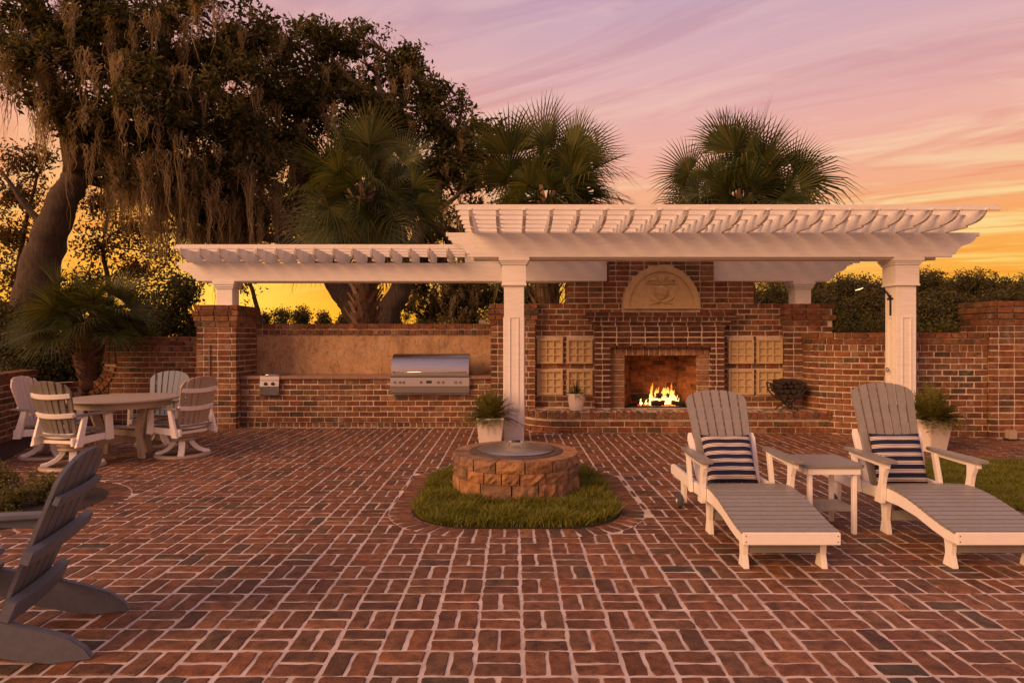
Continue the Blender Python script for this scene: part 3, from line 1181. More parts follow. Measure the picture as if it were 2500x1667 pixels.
    # relief tiles
    def tile_mesh():
        mb = MB().box(-.2125, .2125, .022, .04, -.207, .207)
        e, i = .033, .0115
        for sgn in (-1, 1):
            mb.box(-.2125, .2125, -.016, .022, sgn * .207 - (e if sgn > 0 else 0), sgn * .207 + (0 if sgn > 0 else e))
            mb.box(sgn * .2125 - (e if sgn > 0 else 0), sgn * .2125 + (0 if sgn > 0 else e), -.0155, .0225, -.174, .174)
        for q in (-.06, .06):
            mb.box(q - i, q + i, -.004, .0228, -.175, .175)
            mb.box(-.18, .18, -.003, .0226, q - i, q + i)
        return mb
    first = None
    for a, b in tx:
        for c_, d in tz:
            if first is None:
                first = tile_mesh().build('relief_tile', M['cream'], t)
                o = first
            else:
                o = first.copy()
                col.objects.link(o)
            o.location = Vector(((a + b) / 2, y - .022, (c_ + d) / 2)) - t.location
    return t


fireplace()


# ---- garden walls
def garden_walls():
    t = thing('garden_wall', 'curved low brick garden wall running from fireplace pillar to end pillar', 'wall', (5.8, 9.8, 0))
    recs = []
    n = 14
    for i in range(n):
        course(recs, RWALL, i * .0925, .0925, off=.5 if i % 2 else 0)
    course(recs, RWALL, 1.295, .105, mod=.112, D=.24, proud=.012)
    course(recs, RWALL, 1.40, .093, D=.26, proud=.022)
    course(recs, RWALL, 1.493, .095, D=.26, off=.5, proud=.03)
    mb = MB()
    core(mb, RWALL, 0, 1.295, .24)
    core(mb, RWALL, 1.295, 1.578, .235, .002)
    upd_core(mb, t)
    emit_bricks(t, recs, M['brick'])

    t = thing('garden_wall', 'brick garden wall with swooping brick coping behind the dining chairs', 'wall', (-6.2, 11.0, 0))
    recs = []
    cx, cz, ro = -7.5, 1.15, .63
    y = 11.0
    for i in range(14):
        za = i * .09
        zc = za + .045
        xl = cx + (ro if zc > cz else math.sqrt(max(0, ro * ro - (cz - zc) ** 2)))
        if cz - zc > ro:
            xl = -7.46
        course(recs, [(xl, y), (-5.21, y)], za, .09, off=.5 if i % 2 else 0)
    course(recs, [(cx + .42, y), (-5.21, y)], 1.26, .10, mod=.11, D=.24, proud=.015)
    course(recs, [(cx + .42, y), (-5.21, y)], 1.36, .085, D=.26, proud=.025)
    course(recs, [(cx + .42, y), (-5.21, y)], 1.445, .085, D=.26, off=.5, proud=.03)
    k = 0
    for z in (1.205, 1.1):
        for r_ in (.47, .575):
            recs.append((Vector((cx + r_, y + .1, z)), Matrix.Identity(3), .095, .24, .093, 1))
    n = 9
    for k in range(n):
        a = R(-6 - 84 * (k + .5) / n)
        for r_ in (.47, .575):
            ca, sa = math.cos(a), math.sin(a)
            rot = Matrix(((ca, 0, -sa), (0, 1, 0), (sa, 0, ca)))
            recs.append((Vector((cx + r_ * ca, y + .1, cz - .08 + r_ * sa)), rot, .095, .24, .062 if r_ < .5 else .08, 1))
    mb = MB()
    prof = [(-5.21, 0), (-5.21, 1.52), (cx + .43, 1.52), (cx + .43, 1.08)] + [(cx + .43 * math.cos(R(a)), cz - .08 + .43 * math.sin(R(a))) for a in range(-6, -91, -12)] + [(cx - .02, 0)]
    mb.prism(prof, y + .011, y + .235, 'y')
    upd_core(mb, t)
    emit_bricks(t, recs, M['brick'])

    t = thing('garden_wall', 'low brick wall with header coping passing behind the small fan palm trunk', 'wall', (-7.6, 10.6, 0))
    recs = []
    for i in range(7):
        course(recs, LLOW, i * .093, .093, off=.5 if i % 2 else 0)
    course(recs, LLOW, .651, .095, mod=.112, D=.24, proud=.012)
    mb = MB()
    core(mb, LLOW, 0, .738, .235)
    upd_core(mb, t)
    emit_bricks(t, recs, M['brick'])

    t = thing('garden_wall', 'weathered brick garden wall end beside the dining set and mulch', 'wall', (-7.3, 9.2, 0))
    recs = []
    for i in range(10):
        course(recs, LWALL, i * .091, .091, off=.5 if i % 2 else 0)
    course(recs, LWALL, .91, .092, D=.26, proud=.03, off=.5)
    mb = MB()
    core(mb, LWALL, 0, .99, .24)
    upd_core(mb, t)
    course(recs, [(-7.62, 10.12), (-7.86, 10.2)], .91, .092, D=.05)
    emit_bricks(t, recs, M['brick'])


garden_walls()


# ================================================================== pergolas
def ogee(x_tip, x_in, zt, zb, sgn):
    """end of a beam, from the top tip down to the lower edge; sgn -1 for a left end."""
    w_ = x_in - x_tip
    h = zt - zb
    pts = [(x_tip, zt), (x_tip, zt - .15 * h), (x_tip + .14 * w_, zt - .15 * h), (x_tip + .14 * w_, zt - .24 * h)]
    for u, v in ((.22, .34), (.32, .42), (.44, .47), (.56, .51), (.68, .58), (.78, .68), (.84, .80)):
        pts.append((x_tip + u * w_, zt - v * h))
    pts += [(x_tip + .86 * w_, zt - .87 * h), (x_tip + w_, zt - .87 * h), (x_in, zb)]
    return pts


def beam_mesh(xa, xai, xb, xbi, zt, zb, y0, y1):
    l = ogee(xa, xai, zt, zb, -1)
    r_ = ogee(xb, xbi, zt, zb, 1)
    return MB().prism(l + r_[::-1], y0, y1, 'y')


def post(t, cx, cy, wd, z0, z1, panel=True):
    h = wd / 2
    p = wpart(MB().box(cx - h, cx + h, cy - h, cy + h, z0, z1), 'post', M['white'], t, bevel=.004)
    def sub(mb, nm):
        o = mb.build(nm, M['white'], p, bevel=.003)
        return o
    if panel:
        zc = z1 - .39
        sub(MB().box(cx - h - .028, cx + h + .028, cy - h - .028, cy + h + .028, zc, z1 - .10), 'capital_block')
        k = MB()
        for g, za, zb in ((.045, z1 - .105, z1 - .075), (.06, z1 - .0755, z1 - .05), (.075, z1 - .0505, z1 - .002)):
            k.box(cx - h - g, cx + h + g, cy - h - g, cy + h + g, za, zb)
        sub(k, 'capital_moulding')
        sub(MB().box(cx - h - .036, cx + h + .036, cy - h - .036, cy + h + .036, zc - .018, zc + .012), 'neck_moulding')
        f = MB()
        # raised frame of the long panel, on the four faces
        pw, za, zb, b, e = .052, .22, z1 - .86, .018, .012
        for ax in (0, 1):
            for sg in (-1, 1):
                for (u0, u1, v0, v1) in ((-pw - b, -pw, za, zb), (pw, pw + b, za, zb), (-pw, pw, zb - b, zb), (-pw, pw, za, za + b)):
                    if ax == 0:
                        f.box(cx + u0, cx + u1, cy + sg * h - (e if sg < 0 else -.0005), cy + sg * h + (e if sg > 0 else -.0005), v0, v1)
                    else:
                        f.box(cx + sg * h - (e if sg < 0 else -.0005), cx + sg * h + (e if sg > 0 else -.0005), cy + u0, cy + u1, v0, v1)
        sub(f, 'panel_frame')
    else:
        k = MB()
        for g, za, zb in ((.02, z1 - .13, z1 - .105), (.035, z1 - .10, z1 - .06), (.05, z1 - .06, z1 - .002)):
            k.box(cx - h - g, cx + h + g, cy - h - g, cy + h + g, za, zb)
        sub(k, 'capital_moulding')
    return p


def pergolas():
    t = thing('pergola', 'large white wooden pergola with curved rafter ends over the fireplace terrace', 'pergola', (2.9, 9.5, 0))
    post(t, .03, 9.36, .292, 0, 2.667)
    post(t, 5.735, 9.36, .285, 0, 2.667)
    zt, zb = 3.02, 2.667
    for y0, y1 in ((9.155, 9.205), (9.515, 9.565)):
        wpart(beam_mesh(-.955, -.61, 6.755, 6.36, zt, zb, y0, y1), 'beam', M['white'], t, bevel=.003)
    wpart(MB().box(-.56, 6.15, 9.215, 9.505, 2.645, 2.666), 'soffit_board', M['white'], t)
    for x in (.03, 5.735):
        for z in (2.74, 2.95):
            b = MB()
            for k in range(1):
                b.tube([(x, 9.15, z), (x, 9.156, z)], .017, 10)
            wpart(b, 'bolt', M['white'], t)
    # rear beams butting the chimney
    yb0, yb1 = 10.75, 10.80
    for y0, y1 in ((yb0, yb1), (10.98, 11.03)):
        wpart(beam_mesh(5.72, 5.40, 3.39, 3.389, 2.769, 2.463, y0, y1), 'rear_beam', M['white'], t, bevel=.003)
        wpart(MB().box(-.80, 1.615, y0, y1, 2.771, 3.018), 'rear_beam', M['white'], t)
        wpart(MB().box(3.39, 5.9, y0, y1, 2.771, 3.018), 'rear_beam', M['white'], t)
    post(t, 4.94, 10.89, .27, 2.07, 2.463, panel=False)
    # rafters
    pr = [(8.37, 3.216), (8.37, 3.186), (8.40, 3.186), (8.415, 3.16), (8.45, 3.12), (8.51, 3.085), (8.59, 3.062), (8.68, 3.05), (8.76, 3.047), (8.76, 3.0215)]
    prof = pr + [(2 * 9.85 - p[0], p[1]) for p in pr[::-1]]
    first = None
    for k in range(20):
        x = -.554 + k * (6.28 + .554) / 19
        if first is None:
            first = MB().prism([(p[0] - 9.85, p[1] - 3.1) for p in prof], -.022, .022, 'x').build('rafter', M['white'], t, bevel=.003)
            o = first
        else:
            o = first.copy()
            col.objects.link(o)
        o.location = Vector((x, 9.85, 3.1)) - t.location
    # slats on edge, with shaped ends
    def slat_prof(xa, xb):
        l = [(xa + .03, .07), (xa, .03), (xa + .01, .0), (xa + .05, .0)]
        return [(xa + .05, .074), (xa + .02, .05), (xa, .022), (xa + .012, .0)] + [(xb - .012, 0), (xb, .022), (xb - .02, .05), (xb - .05, .074)]
    first = None
    for k in range(9):
        y = 8.405 + k * .345
        if first is None:
            first = MB().prism(slat_prof(-3.62, 3.62), -.018, .018, 'y').build('slat', M['white'], t, bevel=.002)
            o = first
        else:
            o = first.copy()
            col.objects.link(o)
        o.location = Vector((2.865, y, 3.19)) - t.location

    t = thing('pergola', 'narrow white wooden pergola above the outdoor kitchen wall', 'pergola', (-2.5, 10.9, 0))
    for y0, y1 in ((yb0, yb1), (10.98, 11.03)):
        l = ogee(-5.69, -5.36, 2.769, 2.463, -1)
        wpart(MB().prism(l + [(1.612, 2.463), (1.612, 2.769)], y0, y1, 'y'), 'beam', M['white'], t, bevel=.003)
    wpart(MB().box(-5.25, 1.6, 10.805, 10.975, 2.445, 2.462), 'soffit_board', M['white'], t)
    post(t, -4.88, 10.89, .27, 2.05, 2.463, panel=False)
    post(t, .02, 10.89, .27, 2.07, 2.463, panel=False)
    pr = [(10.29, 2.97), (10.29, 2.945), (10.31, 2.90), (10.35, 2.85), (10.41, 2.815), (10.48, 2.80), (10.48, 2.7705)]
    prof = pr + [(2 * 10.84 - p[0], p[1]) for p in pr[::-1]]
    first = None
    for k in range(15):
        x = -5.40 + k * .3105
        if first is None:
            first = MB().prism([(p[0] - 10.84, p[1] - 2.87) for p in prof], -.02, .02, 'x').build('rafter', M['white'], t, bevel=.003)
            o = first
        else:
            o = first.copy()
            col.objects.link(o)
        o.location = Vector((x, 10.84, 2.87)) - t.location
    first = None
    for k in range(4):
        y = 10.32 + k * .345
        if first is None:
            first = MB().prism(slat_prof(-2.36, 2.36), -.018, .018, 'y').build('slat', M['white'], t, bevel=.002)
            o = first
        else:
            o = first.copy()
            col.objects.link(o)
        o.location = Vector((-3.14, y, 2.945)) - t.location


pergolas()


# ================================================================== kitchen fittings
def kitchen_fittings():
    x0, x1, y = -2.03, -.711, 10.585
    t = thing('gas_grill', 'wide built-in stainless steel gas grill with closed curved hood', 'grill', ((x0 + x1) / 2, y, .56))
    hx = (x1 - x0) / 2
    def P(mb, nm, m, **k):
        return mb.build(nm, m, t, **k)
    hp = [(.0, .315), (.0, .36), (.012, .44), (.04, .52), (.085, .585), (.15, .635), (.23, .665), (.32, .675), (.44, .67), (.5, .64), (.5, .315)]
    hood = P(MB().prism(hp, -hx + .012, hx - .012, 'x'), 'hood', M['steel'], smooth='auto')
    h = MB().tube([(-hx + .05, -.045, .372), (hx - .05, -.045, .372)], .011, 10)
    for sx in (-hx + .06, hx - .06):
        h.tube([(sx, .01, .372), (sx, -.05, .372)], .014, 10)
    o = h.build('handle', M['chrome'], hood, smooth=True)
    P(MB().prism([(.0, .285), (-.018, .295), (-.018, .312), (.5, .312), (.5, .285)], -hx, hx, 'x'), 'drip_rail', M['steel'])
    P(MB().prism([(.02, .13), (-.03, .135), (-.012, .282), (.1, .282), (.1, .13)], -hx, hx, 'x'), 'control_panel', M['steel'], bevel=.003)
    P(MB().prism([(.0, .018), (-.012, .03), (-.012, .128), (.05, .128), (.5, .1), (.5, .018)], -hx, hx, 'x'), 'drip_tray_panel', M['steel'], bevel=.003)
    P(MB().box(-hx, hx, -.032, .01, .0, .016), 'trim_strip', M['chrome'])
    for kx in (1430, 1480, 1515, 1680, 1845, 1890, 2010, 2055):
        x = (600 + kx * .2551 - 1250) * y / FPX - (x0 + x1) / 2
        k = MB().tube([(x, -.018, .205), (x, -.05, .203)], [.026, .022], 12)
        k.box(x - .004, x + .004, -.058, -.045, .185, .225)
        P(k, 'knob', M['chrome'], smooth='auto')
    x = (600 + 1755 * .2551 - 1250) * y / FPX - (x0 + x1) / 2
    d = P(MB().box(x - .045, x + .045, -.032, -.012, .185, .23), 'display', M['black'], bevel=.004)

    x0, x1 = -4.205, -3.885
    t = thing('side_burner', 'small stainless steel side burner set into counter beside brick pillar', 'burner', ((x0 + x1) / 2, y, .54))
    hx = (x1 - x0) / 2
    P2 = lambda mb, nm, m, **k: mb.build(nm, m, t, **k)
    lid = P2(MB().box(-hx, hx, .0, .5, .327, .352), 'lid', M['steel'], bevel=.004)
    MB().tube([(-hx + .03, -.02, .345), (hx - .03, -.02, .345)], .008, 8).build('lid_handle', M['chrome'], lid, smooth=True)
    P2(MB().prism([(.0, .25), (-.012, .256), (.0, .325), (.2, .325), (.2, .25)], -hx, hx, 'x'), 'drip_rail', M['steel'])
    P2(MB().prism([(.02, .145), (-.03, .15), (-.012, .248), (.1, .248), (.1, .145)], -hx, hx, 'x'), 'control_panel', M['steel'], bevel=.003)
    P2(MB().prism([(.0, .02), (-.012, .03), (-.012, .143), (.3, .143), (.3, .02)], -hx, hx, 'x'), 'lower_panel', M['steel'], bevel=.003)
    P2(MB().box(-hx, hx, -.03, .01, .0, .018), 'trim_strip', M['chrome'])
    for x in (-.06, .06):
        P2(MB().tube([(x, -.018, .198), (x, -.05, .196)], [.028, .024], 12), 'knob', M['black'], smooth='auto')

    # conduit on the pillar and small box on the wall top
    o = MB().tube([(0, 0, 0), (0, 0, .98)], .011, 8).build('conduit', plain_mat('conduit_metal', (.25, .2, .18), (.2, .16, .14), 10, .6))
    o.location = (-4.985, 10.448, .40)
    tag(o, 'thin vertical metal conduit fixed to front of the brick pillar', 'conduit', kind='thing')
    t = thing('junction_box', 'small grey metal ribbed box on top of the kitchen wall', 'box', (-.53, 11.32, 1.758))
    MB().box(-.055, .055, -.03, .03, -.002, .062).build('housing', M['steel_lid'], t, bevel=.004)
    for k in range(4):
        MB().box(-.045 + k * .026, -.033 + k * .026, -.042, -.0305, .006, .056).build('rib', M['steel'], t)


kitchen_fittings()


# ================================================================== fire, logs, rack
def hearth_things():
    fx, fy, fz = 2.47, 10.80, .345
    t = thing('fire', 'burning yellow fire on the hearth grate of brick fireplace', 'fire', (fx, fy, fz))
    r = random.Random(3)
    em = MB()
    for k in range(34):
        x, yy = r.uniform(-.32, .36), r.uniform(-.12, .06)
        s_ = r.uniform(.014, .03)
        em.lathe([(.001, -s_ * .7), (s_, 0), (s_ * .7, s_ * .5), (.001, s_ * .8)], 6, (x, yy, s_ * .6))
    tag(em.build('embers', M['ember'], t), kind='stuff')
    spots = [(-.02, .34), (.05, .26), (.12, .30), (.17, .36), (.22, .33), (.26, .22), (.31, .17), (-.09, .40), (-.14, .20), (.08, .18), (.36, .12), (-.28, .12), (-.2, .1), (.19, .24), (.02, .15), (.14, .2), (-.05, .22), (.0, .28), (.10, .36), (.20, .28), (.24, .40), (.28, .26), (-.12, .30)]
    for k, (x, h) in enumerate(spots):
        n = 9
        ph, yy = r.uniform(0, 6), r.uniform(-.08, .06)
        lean = r.uniform(-.05, .05)
        path, rad = [], []
        for i in range(n):
            u = i / (n - 1)
            path.append((x + lean * u + math.sin(ph + u * 5) * .022 * u, yy + math.cos(ph + u * 4) * .015 * u, .02 + h * u))
            rad.append(max(.0015, (.02 + .05 * (h / .35)) * (math.sin(min(1, u * 2.4 + .18) * PI / 2)) * (1 - u) ** .9 * (1 + .25 * math.sin(ph * 3 + u * 9))))
        MB().tube(path, rad, 7, flat=.55).build('flame', M['flame'], t, smooth=True)
    pl = bpy.data.lights.new('fire_light', 'POINT')
    pl.energy = 2.0
    pl.color = (1, .42, .12)
    pl.shadow_soft_size = .12
    lo = bpy.data.objects.new('fire_light', pl)
    col.objects.link(lo)
    lo.parent = t
    lo.location = (.1, -.05, .30)
    def log(x0, x1, y0, y1, z0, z1, rad, label, seed):
        q = random.Random(seed)
        a, b = Vector((x0, y0, z0)), Vector((x1, y1, z1))
        n = 7
        o = MB().tube([a.lerp(b, i / (n - 1)) + Vector((q.uniform(-.01, .01), q.uniform(-.01, .01), q.uniform(-.008, .008))) for i in range(n)], [rad * q.uniform(.85, 1.1) for _ in range(n)], 9).build('log', M['char'], None, smooth='auto')
        tag(o, label, 'log', 'logs burning in the fireplace', 'thing')
    log(fx - .42, fx + .06, fy + .03, fy - .02, fz + .13, fz + .17, .05, 'charred log resting slanted at the left of the fire', 1)
    log(fx - .30, fx + .42, fy + .08, fy + .06, fz + .07, fz + .06, .055, 'long charred log lying at the back of the fire', 2)
    log(fx - .02, fx + .20, fy - .05, fy + .0, fz + .19, fz + .17, .045, 'short charred log on top of the fire among flames', 3)
    log(fx - .12, fx + .10, fy - .12, fy - .10, fz + .06, fz + .06, .045, 'short charred log among red embers at front of fire', 4)
    log(fx + .22, fx + .42, fy - .08, fy - .12, fz + .06, fz + .05, .04, 'small charred log at the right end of fire', 5)

    # log rack on the hearth
    rx, ry, rz = 4.42, 10.22, .337
    t = thing('log_rack', 'black metal log rack with crossed legs standing on hearth', 'log rack', (rx, ry, rz))
    for yy in (-.1, .1):
        for s_ in (-1, 1):
            MB().tube([(s_ * .14, yy, .004), (0, yy, .12), (-s_ * .19, yy, .24), (-s_ * .26, yy, .34), (-s_ * .275, yy, .44)], .012, 6).build('leg', M['black'], t)
    for x, z in ((-.265, .36), (.265, .36), (-.15, .215), (.15, .215), (-.275, .44), (.275, .44)):
        MB().tube([(x, -.1, z), (x, .1, z)], .011, 6).build('bar', M['black'], t)
    r = random.Random(9)
    k = 0
    for (x, z) in ((-.09, .24), (.0, .235), (.09, .24), (-.14, .315), (-.05, .315), (.05, .315), (.14, .315), (-.17, .395), (-.08, .395), (.015, .395), (.11, .39), (.19, .40), (-.13, .46), (-.03, .465), (.07, .46), (.16, .465)):
        q = [(x + .048 * math.cos(a) * r.uniform(.8, 1.05), z + .042 * math.sin(a) * r.uniform(.8, 1.05)) for a in [i * PI / 4 + r.uniform(-.2, .2) for i in range(8)]]
        o = MB().prism(q, -.16, .16, 'y').build('firewood', M['log'], None, bevel=.005)
        o.location = (rx, ry + r.uniform(-.02, .02), rz)
        tag(o, 'dark split firewood log stacked in black metal rack', 'firewood', 'firewood stacked in the log rack', 'thing')


hearth_things()


# ================================================================== post lamp, hook
def post_fittings():
    t = thing('post_lamp', 'black gooseneck lamp with lit head on side of white pergola post', 'lamp', (5.592, 9.36, 1.83))
    MB().box(-.012, .0, -.02, .02, .0, .30).build('mounting_bar', M['black'], t, bevel=.003)
    MB().box(-.02, -.005, -.07, .07, .235, .262).build('cross_bar', M['black'], t, bevel=.003)
    arm = [(-.012, 0, .26), (-.045, 0, .32), (-.11, 0, .39), (-.20, 0, .435), (-.31, 0, .45), (-.41, 0, .43)]
    MB().tube(arm, .015, 8).build('arm', M['black'], t, smooth=True)
    hd = MB().tube([(-.39, 0, .436), (-.45, 0, .415), (-.535, 0, .385)], [.02, .034, .02], 10, flat=.5).build('lamp_head', M['black'], t, smooth=True)
    MB().tube([(-.415, 0, .408), (-.465, 0, .390), (-.52, 0, .373)], [.014, .024, .012], 10, flat=.45).build('bulb', M['bulb'], hd, smooth=True)
    o = MB()
    n = 16
    ring = [(math.cos(2 * PI * i / n) * .03, 0, math.sin(2 * PI * i / n) * .03) for i in range(n + 1)]
    t = thing('wall_hook', 'small chrome ring hook on side of white pergola post', 'hook', (5.58, 9.37, 1.03))
    MB().tube([(.014, 0, .0), (-.03, 0, .0)], .009, 8).build('stem', M['chrome'], t)
    MB().tube([(-.035 + p[1], p[0], p[2]) for p in ring], .006, 6).build('ring', M['black'], t)


post_fittings()


# ================================================================== fire pit
def fire_pit():
    cx, cy, Rr = .038, 6.24, .615
    t = thing('fire_pit', 'round stone fire pit with stainless steel lid on grass', 'fire pit', (cx, cy, 0))
    r = random.Random(21)
    for (z0, z1, nb) in ((.0, .185, 13), (.188, .285, 17), (.288, .392, 13)):
        ws = [r.uniform(.65, 1.35) for _ in range(nb)]
        tot = sum(ws)
        a = r.uniform(0, 1)
        for w_ in ws:
            da = 2 * PI * w_ / tot
            g = .006 / Rr
            a0, a1 = a + g, a + da - g
            a += da
            mb = MB()
            na, nz = 5, 3
            V = []
            rough = .012
            for i in range(na + 1):
                for j in range(nz + 1):
                    aa = a0 + (a1 - a0) * i / na
                    edge = i in (0, na) or j in (0, nz)
                    rr = Rr + (r.uniform(-rough, rough) if not edge else r.uniform(-.012, -.006))
                    V.append((rr * math.cos(aa), rr * math.sin(aa), z0 + (z1 - z0) * j / nz))
            nv = len(V)
            for i in range(na + 1):
                aa = a0 + (a1 - a0) * i / na
                V.append(((Rr - .17) * math.cos(aa), (Rr - .17) * math.sin(aa), z0))
                V.append(((Rr - .17) * math.cos(aa), (Rr - .17) * math.sin(aa), z1))
            F = []
            q = lambda i, j: i * (nz + 1) + j
            for i in range(na):
                for j in range(nz):
                    F.append((q(i, j), q(i + 1, j), q(i + 1, j + 1), q(i, j + 1)))
                b0, b1 = nv + 2 * i, nv + 2 * (i + 1)
                F.append((q(i, nz), q(i + 1, nz), b1 + 1, b0 + 1))
                F.append((q(i, 0), b0, b1, q(i + 1, 0)))
                F.append((b0, b0 + 1, b1 + 1, b1))
            F.append(tuple(q(0, j) for j in range(nz + 1)) + (nv + 1, nv))
            F.append(tuple(q(na, j) for j in range(nz, -1, -1)) + (nv + 2 * na, nv + 2 * na + 1))
            mb.add(V, F)
            mb.build('stone', M['pit'], t)
    MB().lathe([(.29, .30), (.46, .30), (.46, .398), (.452, .402), (.36, .402), (.36, .36), (.29, .36)], 48, closed=True).build('liner_ring', M['rust'], t, smooth='auto')
    lid = MB().lathe([(.372, .4025), (.375, .412), (.366, .418), (.30, .432), (.2, .443), (.1, .449), (.002, .451)], 48).build('lid', M['steel_lid'], t, smooth='auto')
    MB().tube([(-.062, 0, .447), (-.062, 0, .478), (-.052, 0, .486), (.052, 0, .486), (.062, 0, .478), (.062, 0, .447)], .006, 8).build('handle', M['chrome'], lid, smooth=True)
    MB().tube([(-.042, 0, .486), (.042, 0, .486)], .0115, 10).build('grip', M['black'], lid, smooth=True)


fire_pit()


# ================================================================== lounge furniture
def fan_slats(t, n, length, edge_len, wb, wt, gap, th, mat, Mx, name='back_slat', bev=.003, curve=0.0):
    """fan of slats in the plane (u across, v along); Mx maps (u, -th..0, v) to the thing's space."""
    for k in range(n):
        a0, a1 = -1 + 2 * k / n, -1 + 2 * (k + 1) / n
        g = gap / 2
        def top(s_):
            return edge_len + (length - edge_len) * math.sqrt(max(0, 1 - (abs(s_) * .97) ** 2.2))
        pts = [(a0 * wb / 2 + g, 0), (a1 * wb / 2 - g, 0)]
        m = 4
        for i in range(m + 1):
            s_ = a1 + (a0 - a1) * i / m
            v = top(s_)
            wd = wb + (wt - wb) * min(1, v / length * 1.0)
            off = -g if i == 0 else (g if i == m else 0)
            pts.append((s_ * wd / 2 + off, v))
        if k == 0:
            pts.insert(len(pts), (-(wb + (wt - wb) * .5) / 2 + g, length * .5))
        if k == n - 1:
            pts.insert(2, ((wb + (wt - wb) * .5) / 2 - g, length * .5))
        um = (a0 + a1) / 2
        dy = curve * um * um
        MB().prism(pts, dy, dy + th, 'y', Mx).build(name, mat, t, bevel=bev)


def lounger(cx, y0, ang, label):
    t = thing('chaise_lounge', label, 'chaise lounge', (cx, y0, 0), 0, 'adirondack chaise lounges on the patio')
    W, Gm, Wm = .31, M['poly_grey'], M['poly_white']
    topc = [(0, .268), (.12, .283), (.25, .312), (.38, .345), (.50, .370), (.62, .386), (.74, .390), (.86, .376), (.97, .338), (1.07, .308)]
    for s_ in (-1, 1):
        xa, xb = (s_ * W - .0 if s_ < 0 else s_ * W - .036), (s_ * W + .036 if s_ < 0 else s_ * W)
        prof = [(.0, .185)] + [(.0, .246)] + [(p[0], p[1] - .022) for p in topc[1:8]] + [(.97, .335), (1.15, .340), (1.80, .340), (1.82, .325), (1.82, .262), (1.80, .25), (1.1, .25), (.85, .265), (.6, .27), (.4, .25), (.22, .208), (.1, .187)]
        MB().prism(prof, xa, xb, 'x').build('side_rail', Wm, t, bevel=.004)
        # front leg and second leg, waisted planks
        for (yy, h, nm) in ((.12, .235, 'leg'), (.84, .29, 'leg')):
            ws = [(0, .052), (.12, .045), (.35, .028), (.6, .034), (.85, .05), (1, .056)]
            pf = [(yy - w_, z * h) for z, w_ in ws] + [(yy + w_, z * h) for z, w_ in ws[::-1]]
            x_ = s_ * (W - .055)
            MB().prism(pf, x_ - .019, x_ + .019, 'x').build(nm, Wm, t, bevel=.003)
        x_ = s_ * (W - .055)
        MB().prism([(1.54, .05), (1.60, .05), (1.615, .26), (1.53, .26)], x_ - .019, x_ + .019, 'x').build('rear_leg', Wm, t, bevel=.003)
        wx = s_ * (W - .012)
        wh = MB().tube([(wx - .02, 1.57, .062), (wx + .02, 1.57, .062)], .062, 20).build('wheel', M['rubber'], t, bevel=.006, smooth='auto')
        MB().tube([(wx - .026, 1.57, .062), (wx + .026, 1.57, .062)], .016, 10).build('hub', Wm, wh)
        # arm
        ax = s_ * (W + .03)
        pl = [(.62, -.045), (.66, -.055), (1.0, -.05), (1.24, -.03), (1.27, .0), (1.24, .032), (1.0, .045), (.66, .05), (.62, .04)]
        MB().prism([(ax + s_ * v, u) for u, v in pl], .568, .594, 'z').build('armrest', Gm, t, bevel=.006)
        MB().prism([(.66, .528), (1.2, .538), (1.2, .567), (.66, .567)], ax - .012, ax + .012, 'x').build('arm_rail', Wm, t, bevel=.003)
        ws = [(.25, .045), (.32, .04), (.40, .026), (.46, .026), (.52, .040), (.567, .05)]
        pf = [(.79 - w_ - (z - .25) * .22, z) for z, w_ in ws] + [(.79 + w_ - (z - .25) * .22, z) for z, w_ in ws[::-1]]
        MB().prism(pf, s_ * (W + .022) - .019, s_ * (W + .022) + .019, 'x').build('arm_post', Wm, t, bevel=.003)
        MB().prism([(1.06, .26), (1.11, .26), (1.19, .567), (1.14, .567)], s_ * (W + .022) - .016, s_ * (W + .022) + .016, 'x').build('arm_brace', Wm, t, bevel=.003)
    # seat slats following the rail
    P, S_ = path_pts(topc)
    n = 19
    m = S_[-1] / n
    for k in range(n):
        p, tt = path_at(P, S_, (k + .5) * m)
        Ws = W + .004 if p.x < .86 else W - .042
        a = math.atan2(tt.y, tt.x)
        Mx = Matrix.Translation((0, p.x, p.y)) @ Matrix.Rotation(a, 4, 'X')
        MB().box(-Ws, Ws, -m / 2 + .004, m / 2 - .004, -.021, 0, Mx).build('seat_slat', Gm, t, bevel=.003)
    fa = MB().box(-W, W, -.022, -.0005, .185, .262).build('front_apron', Wm, t, bevel=.003)
    for sx in (-1, 1):
        for z in (.205, .242):
            MB().tube([(sx * (W - .018), -.0235, z), (sx * (W - .018), -.021, z)], .004, 8).build('screw', M['black'], fa)
    MB().box(-W + .075, W - .075, .10, .128, .095, .165).build('stretcher', Gm, t, bevel=.003)
    MB().box(-W + .075, W - .075, .82, .848, .10, .17).build('stretcher', Gm, t, bevel=.003)
    MB().box(-W + .037, W - .037, 1.76, 1.80, .26, .335).build('rear_crossbar', Gm, t, bevel=.003)
    # backrest
    Mx = Matrix.Translation((0, 1.10, .30)) @ Matrix.Rotation(ang - PI / 2, 4, 'X')
    fan_slats(t, 7, .86, .73, .43, .55, .012, .022, Gm, Mx)
    for v, hw in ((.08, .19), (.40, .22), (.64, .235)):
        MB().box(-hw, hw, .0235, .047, v - .035, v + .035, Mx).build('back_batten', Wm, t, bevel=.003)
    for s_ in (-1, 1):
        MB().prism([(s_ * .21, -.02), (s_ * .247, -.02), (s_ * .285, .42), (s_ * .275, .47), (s_ * .247, .47), (s_ * .235, .40)], .024, .06, 'y', Mx).build('back_stile', Wm, t, bevel=.003)
    # striped cushion leaning on the backrest
    n = 22
    V, F = [], []
    hw, hh, ht = .205, .208, .066
